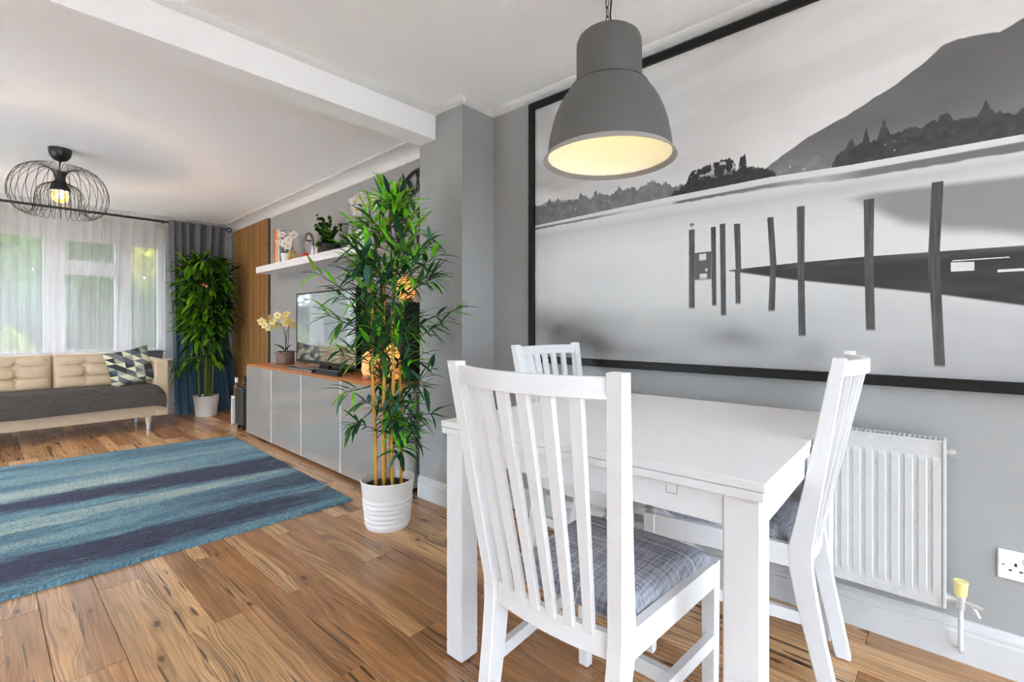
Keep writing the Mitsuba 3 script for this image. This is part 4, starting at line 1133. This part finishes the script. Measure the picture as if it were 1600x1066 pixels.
mc = thing('media_cabinet', 'long low white high-gloss media cabinet with an oak top along the wall', 'cabinet')
part(mc, 'carcass', slab_m(2.478, 4.968, 0.02, 0.405, 0.035, UZ), CARCASS)
part(mc, 'plinth', slab_m(2.50, 4.94, 0.06, 0.38, 0.0, 0.036), DARK)
yd = [2.478, 3.097, 3.735, 4.342, 4.970]
for k in range(4):
    part(mc, 'door', slab_m(yd[k] + 0.0068, yd[k + 1] - 0.0068, 0.0, 0.019, 0.022, UZ), HIGHGLOSS)
for k in range(1, 4):
    part(mc, 'door_edge', slab_m(yd[k] - 0.006, yd[k] + 0.006, -0.0012, 0.018, 0.022, UZ), TRIM)
part(mc, 'end_panel', slab_m(2.470, 2.478, 0.004, 0.41, 0.022, UZ), CARCASS)
part(mc, 'top', slab_m(2.466, 4.955, 0.006, 0.412, UZ, UZ + 0.02), BEECH, label='oak coloured top board')
solo('cable', tube([(1.79, 2.40, 0.13), (1.79, 2.402, 0.5), (1.79, 2.40, 0.63)], 0.006, 8), BLACK, 'black cable running up the edge of the grey pier', 'cable')

# slatted wall panel
sp = thing('slatted_wall_panel', 'tall panel of narrow oak slats on black felt beside the window corner', 'wall panel')
part(sp, 'felt_backing', prism([(mx(5.50, -0.010), 5.50), (mx(6.66, -0.010), 6.66), (mx(6.66, -0.0005), 6.66), (mx(5.50, -0.0005), 5.50)], 0.13, ZC - 0.093), BLACKMATT)
ns = 28
for k in range(ns):
    y0 = 5.528 + k * (6.655 - 5.528) / ns
    y1 = y0 + 0.028
    part(sp, 'slat', prism([(mx(y0, -0.024), y0), (mx(y1, -0.024), y1), (mx(y1, -0.010), y1), (mx(y0, -0.010), y0)], 0.13, ZC - 0.093), SLATS[int(rng.integers(3))])

# floating shelf
SZ0, SZ1 = 1.562, 1.624
solo('floating_shelf', trimesh.Trimesh(*hull([(mx(y, o), y, z) for y in (2.965, 5.20) for o in (-0.25, -0.001) for z in (SZ0, SZ1)]), process=False), mat('shelf_white', (0.74, 0.73, 0.72), 0.4), 'long white floating shelf on the grey wall above the television', 'shelf')

# television
tv = thing('television', 'flat black television with a reflecting screen on the media cabinet', 'television')
TVO = 0.165                                                             # from the cabinet's front


def tvb(y0, y1, o0, o1, z0, z1):
    return trimesh.Trimesh(*hull([(ux(y, o), y, z) for y in (y0, y1) for o in (o0, o1) for z in (z0, z1)]), process=False)


part(tv, 'case', cat_(tvb(3.17, 4.21, TVO, TVO + 0.035, 0.722, 1.312), tvb(3.3, 4.08, TVO + 0.03, TVO + 0.07, 0.78, 1.2)), mat('tv_black', (0.008, 0.008, 0.009), 0.25))
part(tv, 'screen', tvb(3.185, 4.195, TVO - 0.0015, TVO + 0.002, 0.747, 1.299), mat('tv_glass', (0.58, 0.61, 0.62), 0.05, metallic=1.0), label='glossy dark screen')
part(tv, 'bezel', cat_(tvb(3.17, 4.21, TVO - 0.004, TVO + 0.002, 0.722, 0.742), tvb(3.17, 3.184, TVO - 0.004, TVO + 0.002, 0.722, 1.312), tvb(4.197, 4.21, TVO - 0.004, TVO + 0.002, 0.722, 1.312), tvb(3.17, 4.21, TVO - 0.004, TVO + 0.002, 1.30, 1.312)), 'mat_tv_black')
st_ = part(tv, 'stand', cat_(tvb(3.45, 3.95, TVO - 0.08, TVO + 0.13, UZ + 0.0205, UZ + 0.034), tvb(3.62, 3.78, TVO + 0.005, TVO + 0.03, UZ + 0.03, 0.73)), 'mat_tv_black')
sb = thing('set_top_box', 'slim silver-edged set-top box lying under the television', 'set-top box')
part(sb, 'body', tvb(3.62, 4.10, 0.035, 0.080, UZ + 0.0205, UZ + 0.046), mat('box_black', (0.02, 0.02, 0.022), 0.3))
part(sb, 'front_strip', tvb(3.63, 4.095, 0.031, 0.036, UZ + 0.023, UZ + 0.040), STEEL, label='silver front strip')
s2 = thing('media_player', 'black flat media player under the right half of the television', 'media player')
part(s2, 'body', tvb(3.22, 3.56, 0.04, 0.082, UZ + 0.0205, UZ + 0.055), 'mat_box_black')
part(s2, 'display', tvb(3.33, 3.45, 0.0385, 0.041, UZ + 0.03, UZ + 0.044), mat('display_dark', (0.03, 0.035, 0.04), 0.1))


# ------------------------------------------------------------------ orchids and the small things
PET_W = mat('petal_white', lin(232, 226, 222), 0.6)
PET_Y = mat('petal_yellow', mikit.proc(lambda p, n, uv: mix(lin(214, 190, 104), lin(238, 226, 170), noise(p.x * 60, p.y * 60, p.z * 60))), 0.6)
LIP_Y = mat('orchid_lip', lin(226, 170, 52), 0.5)
ORCH = leafmat('orchid_leaf', (36, 58, 40), 0.2)


def flower(holder, c, nrm, r, pm):
    nrm = np.array(nrm, float) / np.linalg.norm(nrm)
    a = np.cross(nrm, [0, 0, 1.0])
    a /= np.linalg.norm(a)
    b = np.cross(a, nrm)
    ms = []
    for k in range(5):
        an = PI / 2 + k * 2 * PI / 5
        d = a * math.cos(an) + b * math.sin(an) + nrm * 0.12
        ms.append(leaf(np.array(c), d, nrm, r * 1.05, r * (1.0 if k in (1, 4) else 0.75), 0.15, 0.12))
    fl = part(holder, 'flower', cat_(*ms), pm, smooth=True)
    s = trimesh.creation.icosphere(1, r * 0.2)
    s.apply_translation(np.array(c) + nrm * r * 0.16)
    part(fl, 'lip', s, LIP_Y, smooth=True)


def orchid(name, label, x, y, z, potmesh, potmat, potlabel, stems, flowers, r, pm, leafs, holder_cat='plant'):
    o = thing(name, label, holder_cat)
    part(o, 'pot', potmesh, potmat, smooth=35, label=potlabel)
    for s in stems:
        part(o, 'stem', tube(s, 0.0035, 6), STEM, smooth=True)
    for d, L in leafs:
        part(o, 'leaf', leaf((x, y, z), d, (0, 0, 1), L, L * 0.36, 0.9), ORCH, smooth=True)
    for c, n_ in flowers:
        flower(o, c, n_, r, pm)
    return o


toC = np.array([-0.55, -0.8, 0.0])
OX, OY, OZ = 1.93, 4.62, UZ + 0.02
fl = []
for dx, dz in ((-0.20, 0.40), (-0.15, 0.345), (-0.125, 0.43), (-0.08, 0.36), (-0.055, 0.455), (-0.01, 0.43), (0.03, 0.47), (0.04, 0.405), (0.005, 0.385), (0.075, 0.37), (-0.10, 0.40), (-0.17, 0.37)):
    fl.append((np.array([OX, OY, OZ + dz]) + RGT * dx - FWD * rng.uniform(0.0, 0.05), toC + rng.normal(size=3) * 0.35 + RGT * dx))
potbr = mat('brown_pot', mikit.proc(lambda p, n, uv: mix(lin(84, 66, 58), lin(136, 112, 100), fbm(p.x * 40, p.y * 40, p.z * 25))), 0.6)
orchid('potted_orchid', 'yellow flowering orchid in a brown pot on the media cabinet', OX, OY, OZ + 0.115,
       lathe([(0, 0.001), (0.072, 0.001), (0.080, 0.01), (0.082, 0.06), (0.078, 0.118), (0.070, 0.118), (0.066, 0.10), (0, 0.10)], 40, (OX, OY, OZ)), potbr, 'brown marbled pot',
       [[(OX, OY, OZ + 0.10), (OX, OY - 0.005, OZ + 0.25), np.array([OX, OY, OZ + 0.36]) + RGT * -0.02, np.array([OX, OY, OZ + 0.40]) + RGT * -0.10, np.array([OX, OY, OZ + 0.37]) + RGT * -0.24],
        [np.array([OX, OY, OZ + 0.10]) + RGT * 0.02, np.array([OX, OY, OZ + 0.28]) + RGT * 0.03, np.array([OX, OY, OZ + 0.40]) + RGT * 0.035, np.array([OX, OY, OZ + 0.45]) + RGT * 0.0],
        [np.array([OX, OY, OZ + 0.10]) + RGT * 0.005, np.array([OX, OY, OZ + 0.3]) + RGT * 0.012, np.array([OX, OY, OZ + 0.38]) + RGT * 0.05]],
       fl, 0.042, PET_Y, [(RGT * -0.9 + np.array([0, 0, 0.25]), 0.13), (RGT * 0.9 + np.array([0, 0, 0.35]), 0.13), (RGT * -0.5 + np.array([0, 0, 0.9]), 0.14), (RGT * 0.35 + np.array([0, 0, 0.95]), 0.12), (-FWD + np.array([0, 0, 0.4]), 0.1)])

vz = SZ1
vs = thing('tall_vase', 'tall silver vase with a copper stripe at the left end of the shelf', 'vase')
VX, VY = 2.0, 4.93
part(vs, 'body', lathe([(0, 0.0), (0.046, 0.0), (0.05, 0.01), (0.052, 0.35), (0.049, 0.356), (0.046, 0.35), (0.044, 0.02), (0, 0.02)], 36, (VX, VY, vz)), STEEL, smooth=35)
vd = -FWD * 0.05 - RGT * 0.008
a0 = math.atan2(vd[1], vd[0])
part(vs, 'stripe', loft([[(VX + 0.0535 * math.cos(a0 + q), VY + 0.0535 * math.sin(a0 + q), vz + z) for q in np.linspace(-0.28, 0.28, 7)] for z in (0.004, 0.35)], closed=False, caps=False), mat('copper', lin(200, 116, 66), 0.3, metallic=0.85), label='copper stripe')
WX_, WY_ = 1.98, 4.70
fl = []
for dx, dz in ((-0.035, 0.275), (-0.045, 0.20), (0.03, 0.225), (0.02, 0.165), (-0.01, 0.19), (0.075, 0.275)):
    fl.append((np.array([WX_, WY_, vz + dz]) + RGT * dx - FWD * 0.03, toC + rng.normal(size=3) * 0.25))
orchid('potted_orchid', 'white flowering orchid in a white pot at the left of the shelf', WX_, WY_, vz + 0.10,
       lathe([(0, 0.001), (0.045, 0.001), (0.056, 0.095), (0.053, 0.1), (0.05, 0.09), (0, 0.085)], 32, (WX_, WY_, vz)), POTW, 'white pot',
       [[(WX_, WY_, vz + 0.09), np.array([WX_, WY_, vz + 0.2]) + RGT * 0.01, np.array([WX_, WY_, vz + 0.28]) + RGT * 0.08], [(WX_, WY_, vz + 0.09), np.array([WX_, WY_, vz + 0.22]) - RGT * 0.02, np.array([WX_, WY_, vz + 0.29]) - RGT * 0.05]],
       fl, 0.045, PET_W, [(RGT * -0.8 + np.array([0, 0, 0.3]), 0.09), (RGT * 0.8 + np.array([0, 0, 0.5]), 0.09), (-FWD + np.array([0, 0, 0.5]), 0.08)])
gx, gy = 1.93, 4.47
gd = mat('gold', lin(214, 186, 124), 0.35, metallic=0.6)
gf = thing('gold_figurine', 'small openwork gold figurine on the shelf beside the white orchid', 'figurine')
for k in range(5):
    a = k * PI / 5
    part(gf, 'hoop', tube([(gx + 0.038 * math.cos(t) * math.cos(a), gy + 0.038 * math.cos(t) * math.sin(a), vz + 0.055 + 0.048 * math.sin(t)) for t in np.linspace(0, 2 * PI, 21)], 0.005, 6, False), gd, smooth=True)
part(gf, 'foot', lathe([(0, 0), (0.03, 0), (0.026, 0.008), (0, 0.008)], 20, (gx, gy, vz)), gd)
om = thing('arched_mirror', 'small silver framed oval mirror standing on the shelf before the ivy', 'mirror')
mxx, mym = 1.99, 4.27


def oval(cx, cy, cz, a, b, r, ry):
    return tube([(cx + 0.0, cy + a * math.cos(t), cz + b * math.sin(t)) for t in np.linspace(0, 2 * PI, 37)], r, 8, False)


part(om, 'frame', oval(mxx, mym, vz + 0.123, 0.085, 0.115, 0.012, 0), mat('pewter', lin(120, 112, 104), 0.3, metallic=0.8), smooth=True)
ang = np.linspace(0, 2 * PI, 37)[:-1]
part(om, 'glass', loft([[(mxx + o, mym + 0.083 * math.cos(t), vz + 0.123 + 0.113 * math.sin(t)) for t in ang] for o in (-0.002, 0.003)]), mat('mirror', (0.8, 0.8, 0.8), 0.03, metallic=1.0))
part(om, 'foot', cbox(mxx - 0.03, mxx + 0.03, mym - 0.04, mym + 0.04, vz, vz + 0.012, 0.003), STEEL)
ro = trimesh.creation.icosphere(3, 1.0)
ro.apply_scale((0.03, 0.034, 0.026))
ro.apply_translation((1.93, 4.20, vz + 0.026))
ty = thing('red_trinket', 'small round red trinket on the shelf in front of the oval mirror', 'trinket')
part(ty, 'body', ro, mat('red_gloss', lin(196, 28, 34), 0.3), smooth=True)
part(ty, 'knob', lathe([(0, 0.05), (0.008, 0.05), (0.009, 0.06), (0, 0.064)], 14, (1.93, 4.20, vz)), gd, smooth=True)
for k, (yy, hh, lb) in enumerate(((4.06, 0.10, 'taller pale ceramic figurine on the shelf left of the ivy'), (3.99, 0.075, 'shorter pale ceramic figurine on the shelf left of the ivy'))):
    fg = thing('ceramic_figurine', lb, 'figurine', 'pale ceramic figurines on the shelf')
    part(fg, 'body', lathe([(0, 0), (0.024, 0), (0.02, 0.01), (0.014, 0.3 * hh), (0.019, 0.5 * hh), (0.010, 0.7 * hh), (0.008, 0.72 * hh), (0, 0.72 * hh)], 20, (1.93, yy, vz)), PET_W, smooth=True)
    s = trimesh.creation.icosphere(2, 0.014)
    s.apply_translation((1.93, yy, vz + 0.85 * hh))
    part(fg, 'head', s, PET_W, smooth=True)
# ivy in a dark basket
IX, IY = 1.97, 3.86
iv = thing('potted_ivy', 'bushy dark green ivy in a dark basket in the middle of the shelf', 'plant')
part(iv, 'basket', lathe([(0, 0.001), (0.075, 0.001), (0.078, 0.01), (0.085, 0.085), (0.082, 0.09), (0.07, 0.08), (0, 0.09)], 32, (IX, IY, vz)), mat('dark_basket', mikit.proc(lambda p, n, uv: mix((0.01, 0.01, 0.008), (0.05, 0.045, 0.03), noise(p.x * 120, p.y * 120, p.z * 120))), 0.8), smooth=35)
ivt = []
for k in range(18):
    a, e = rng.uniform(0, 2 * PI), (rng.uniform(0.5, 1.5) if k < 12 else rng.uniform(-0.5, 0.4))
    L = rng.uniform(0.14, 0.30) if k < 12 else rng.uniform(0.12, 0.17)
    d = RGT * math.cos(a) * math.cos(e) + FWD * math.sin(a) * math.cos(e) * 0.6 + np.array([0, 0, math.sin(e)])
    b = np.array([IX, IY, vz + 0.08])
    tipp = b + d * L
    tipp[0] = min(tipp[0], 2.06)
    tipp[2] = max(tipp[2], vz + 0.02)
    ivt.append(tube([b, (b + tipp) / 2 + [0, 0, 0.015], tipp], 0.0022, 5))
    for q in np.linspace(0.15, 1.0, 16):
        c = b + (tipp - b) * q
        c[2] = max(c[2], vz + 0.022)
        ld = rng.normal(size=3)
        ld[0] = -abs(ld[0])
        part(iv, 'leaf', leaf(c, ld, rng.normal(size=3), 0.036, 0.032, 0.3), LEAF2[[0, 3, 0, 1][int(rng.integers(4))]], smooth=True)
part(iv, 'vines', cat_(*ivt), STEM, smooth=True)
sv = thing('silver_vase', 'slim pinkish silver vase on the shelf right of the ivy', 'vase')
part(sv, 'body', lathe([(0, 0), (0.03, 0), (0.036, 0.02), (0.034, 0.10), (0.026, 0.15), (0.020, 0.19), (0.016, 0.20), (0.014, 0.19), (0, 0.02)], 32, (1.97, 3.49, vz)), STEEL, smooth=40)
O2X, O2Y = 1.96, 3.24
fl = []
for dx, dz in ((-0.09, 0.33), (-0.07, 0.27), (0.0, 0.31), (0.035, 0.30), (-0.05, 0.37), (0.05, 0.36)):
    fl.append((np.array([O2X, O2Y, vz + dz]) + RGT * dx - FWD * 0.03, toC + rng.normal(size=3) * 0.25))
orchid('potted_orchid', 'white flowering orchid in a cream pot on the shelf behind the near bamboo', O2X, O2Y, vz + 0.13,
       lathe([(0, 0.001), (0.06, 0.001), (0.085, 0.12), (0.082, 0.126), (0.078, 0.115), (0, 0.11)], 36, (O2X, O2Y, vz)), POTW, 'cream pot',
       [[(O2X, O2Y, vz + 0.11), (O2X, O2Y, vz + 0.25), np.array([O2X, O2Y, vz + 0.34]) - RGT * 0.08], [(O2X, O2Y, vz + 0.11), np.array([O2X, O2Y, vz + 0.26]) + RGT * 0.02, np.array([O2X, O2Y, vz + 0.36]) + RGT * 0.05]],
       fl, 0.048, PET_W, [(RGT * -0.8 + np.array([0, 0, 0.3]), 0.12), (RGT * 0.8 + np.array([0, 0, 0.5]), 0.12), (-FWD + np.array([0, 0, 0.5]), 0.1)])

# skeleton clock on the wall behind the bamboo
ck = thing('wall_clock', 'large round black skeleton clock with roman numerals beside the pier', 'clock')
KY, KZ, KR = 2.73, 1.825, 0.30


def ring(r, w):
    return tube([(mx(KY) - 0.014, KY + r * math.cos(t), KZ + r * math.sin(t)) for t in np.linspace(0, 2 * PI, 61)], w, 8, False)


part(ck, 'outer_ring', ring(KR, 0.011), BLACKMATT, smooth=True)
part(ck, 'inner_ring', ring(KR - 0.135, 0.007), BLACKMATT, smooth=True)
for h, txt in enumerate(['XII', 'I', 'II', 'III', 'IIII', 'V', 'VI', 'VII', 'VIII', 'IX', 'X', 'XI']):
    th = -h * PI / 6
    strokes, w = [], 0.0
    for c in txt:
        if c == 'I': strokes.append((w, w)); w += 0.026
        elif c == 'V': strokes += [(w - 0.004, w + 0.014), (w + 0.032, w + 0.014)]; w += 0.046
        else: strokes += [(w, w + 0.036), (w + 0.036, w)]; w += 0.054
    ms = []
    for a, b in strokes:
        pts = []
        for u_, r_ in ((a - w / 2 + 0.013, KR - 0.008), (b - w / 2 + 0.013, KR - 0.128)):
            # across runs to the viewer's right, which is towards -y
            yy_, zz_ = -u_, r_
            pts.append((mx(KY) - 0.014, KY + yy_ * math.cos(-th) * 1.0 + zz_ * math.sin(th), KZ + zz_ * math.cos(th) + yy_ * math.sin(-th) * -1.0))
        ms.append(tube(pts, 0.0062, 6))
    part(ck, 'numeral', cat_(*ms), BLACKMATT)
part(ck, 'hub', tube([(mx(KY) - 0.02, KY, KZ), (mx(KY) - 0.002, KY, KZ)], 0.035, 24), BLACKMATT)
part(ck, 'hand', tube([(mx(KY) - 0.022, KY, KZ), (mx(KY) - 0.022, KY - 0.10, KZ + 0.09)], [0.006, 0.003], 6), BLACKMATT)
part(ck, 'hand', tube([(mx(KY) - 0.024, KY, KZ), (mx(KY) - 0.024, KY - 0.02, KZ - 0.19)], [0.006, 0.003], 6), BLACKMATT)

# speaker and the glowing lamps behind the bamboo
spk = thing('loudspeaker', 'tall black loudspeaker on the media cabinet behind the near bamboo', 'speaker')
part(spk, 'cabinet', tvb(2.62, 2.88, 0.20, 0.40, UZ + 0.0205, 1.19), mat('speaker_black', (0.012, 0.01, 0.009), 0.4))
part(spk, 'grille', tvb(2.635, 2.865, 0.194, 0.201, UZ + 0.04, 1.175), mat('grille_black', (0.018, 0.017, 0.016), 0.9))
SALT = mat('salt', lin(240, 150, 80), 0.7)


def salt_lamp(label, x, y, z, r, h, rad, seed):
    t = thing('salt_lamp', label, 'lamp', None)
    m = trimesh.creation.icosphere(4, 1.0)
    v = m.vertices
    q = 0.72 + 0.5 * nnoise(v * 1.9 + seed, seed) + 0.12 * nnoise(v * 6, seed + 1)
    m.vertices = v * q[:, None] * (r, r, h / 2) + (x, y, z + 0.022 + h * 0.46)
    k = part(t, 'crystal', m, SALT, smooth=True)
    scene[k]['emitter'] = {'type': 'area', 'radiance': {'type': 'rgb', 'value': list(rad)}}
    part(t, 'base', lathe([(0, 0), (r * 0.8, 0), (r * 0.85, 0.01), (r * 0.8, 0.03), (0, 0.03)], 28, (x, y, z)), BEECH, smooth=35)


salt_lamp('pink salt crystal lamp glowing behind the bamboo canes, next to the television', 1.80, 2.94, UZ + 0.0208, 0.06, 0.17, (0.62, 0.22, 0.09), 3)
salt_lamp('orange salt crystal lamp glowing low in front of the black loudspeaker', 1.75, 2.60, UZ + 0.0208, 0.055, 0.22, (0.70, 0.23, 0.045), 6)
salt_lamp('orange salt crystal lamp glowing on top of the black loudspeaker', 1.95, 2.74, 1.1905, 0.058, 0.16, (0.70, 0.25, 0.065), 9)
eg = thing('orange_egg_ornament', 'smooth orange egg-shaped ornament on the cabinet between the salt lamps', 'ornament')
e_ = trimesh.creation.icosphere(3, 1.0)
e_.apply_scale((0.036, 0.036, 0.055))
e_.apply_translation((1.77, 2.78, UZ + 0.02 + 0.06))
part(eg, 'body', e_, mat('egg_orange', lin(212, 122, 60), 0.35), smooth=True)
part(eg, 'foot', lathe([(0, 0), (0.024, 0), (0.02, 0.012), (0, 0.012)], 20, (1.77, 2.78, UZ + 0.0203)), BEECH)

# stool, bottles and the dark case in the corner
sto = thing('step_stool', 'small white stool on the floor beyond the media cabinet', 'stool')
SX_, SY_ = 1.905, 5.52
part(sto, 'seat', cbox(SX_ - 0.12, SX_ + 0.12, SY_ - 0.10, SY_ + 0.10, 0.27, 0.295, 0.004), TRIM)
for x in (SX_ - 0.12, SX_ + 0.085):
    for y in (SY_ - 0.10, SY_ + 0.065):
        part(sto, 'leg', cbox(x, x + 0.035, y, y + 0.035, 0.0, 0.27, 0.003), TRIM)
for k, (dx, dy, hh, lb, cap) in enumerate(((-0.08, 0.05, 0.19, 'brown bottle with a white cap at the left of the stool', PET_W), (-0.03, -0.04, 0.21, 'brown bottle with a black pump top on the stool', BLACK), (0.03, 0.0, 0.20, 'brown bottle with a tall white cap at the right of the stool', PET_W))):
    bt = thing('bottle', lb, 'bottle', 'bottles on the white stool')
    part(bt, 'body', lathe([(0, 0), (0.026, 0), (0.028, 0.008), (0.028, hh * 0.55), (0.012, hh * 0.68), (0.011, hh * 0.74), (0, hh * 0.74)], 20, (SX_ + dx, SY_ + dy, 0.2955)), mat('bottle_brown', lin(112, 76, 46), 0.2) if k == 0 else 'mat_bottle_brown', smooth=35)
    part(bt, 'cap', lathe([(0, hh * 0.74), (0.017, hh * 0.74), (0.017, hh), (0, hh)], 16, (SX_ + dx, SY_ + dy, 0.2955)), cap, smooth=35)
cs2 = thing('suitcase', 'dark olive wheeled case standing at the far end of the media cabinet', 'suitcase')
part(cs2, 'shell', rsolid(1.728, 1.98, 5.15, 5.34, 0.045, 0.42, 0.02), mat('case_dark', lin(58, 60, 52), 0.5), smooth=40)
part(cs2, 'handle', tube([(1.78, 5.24, 0.418), (1.78, 5.24, 0.445), (1.92, 5.24, 0.445), (1.92, 5.24, 0.418)], 0.008, 8), BLACK)
for x in (1.76, 1.95):
    for y in (5.185, 5.305):
        part(cs2, 'wheel', cat_(tube([(x - 0.012, y, 0.023), (x + 0.012, y, 0.023)], 0.023, 16), box(x - 0.008, x + 0.008, y - 0.01, y + 0.01, 0.02, 0.05)), BLACK)
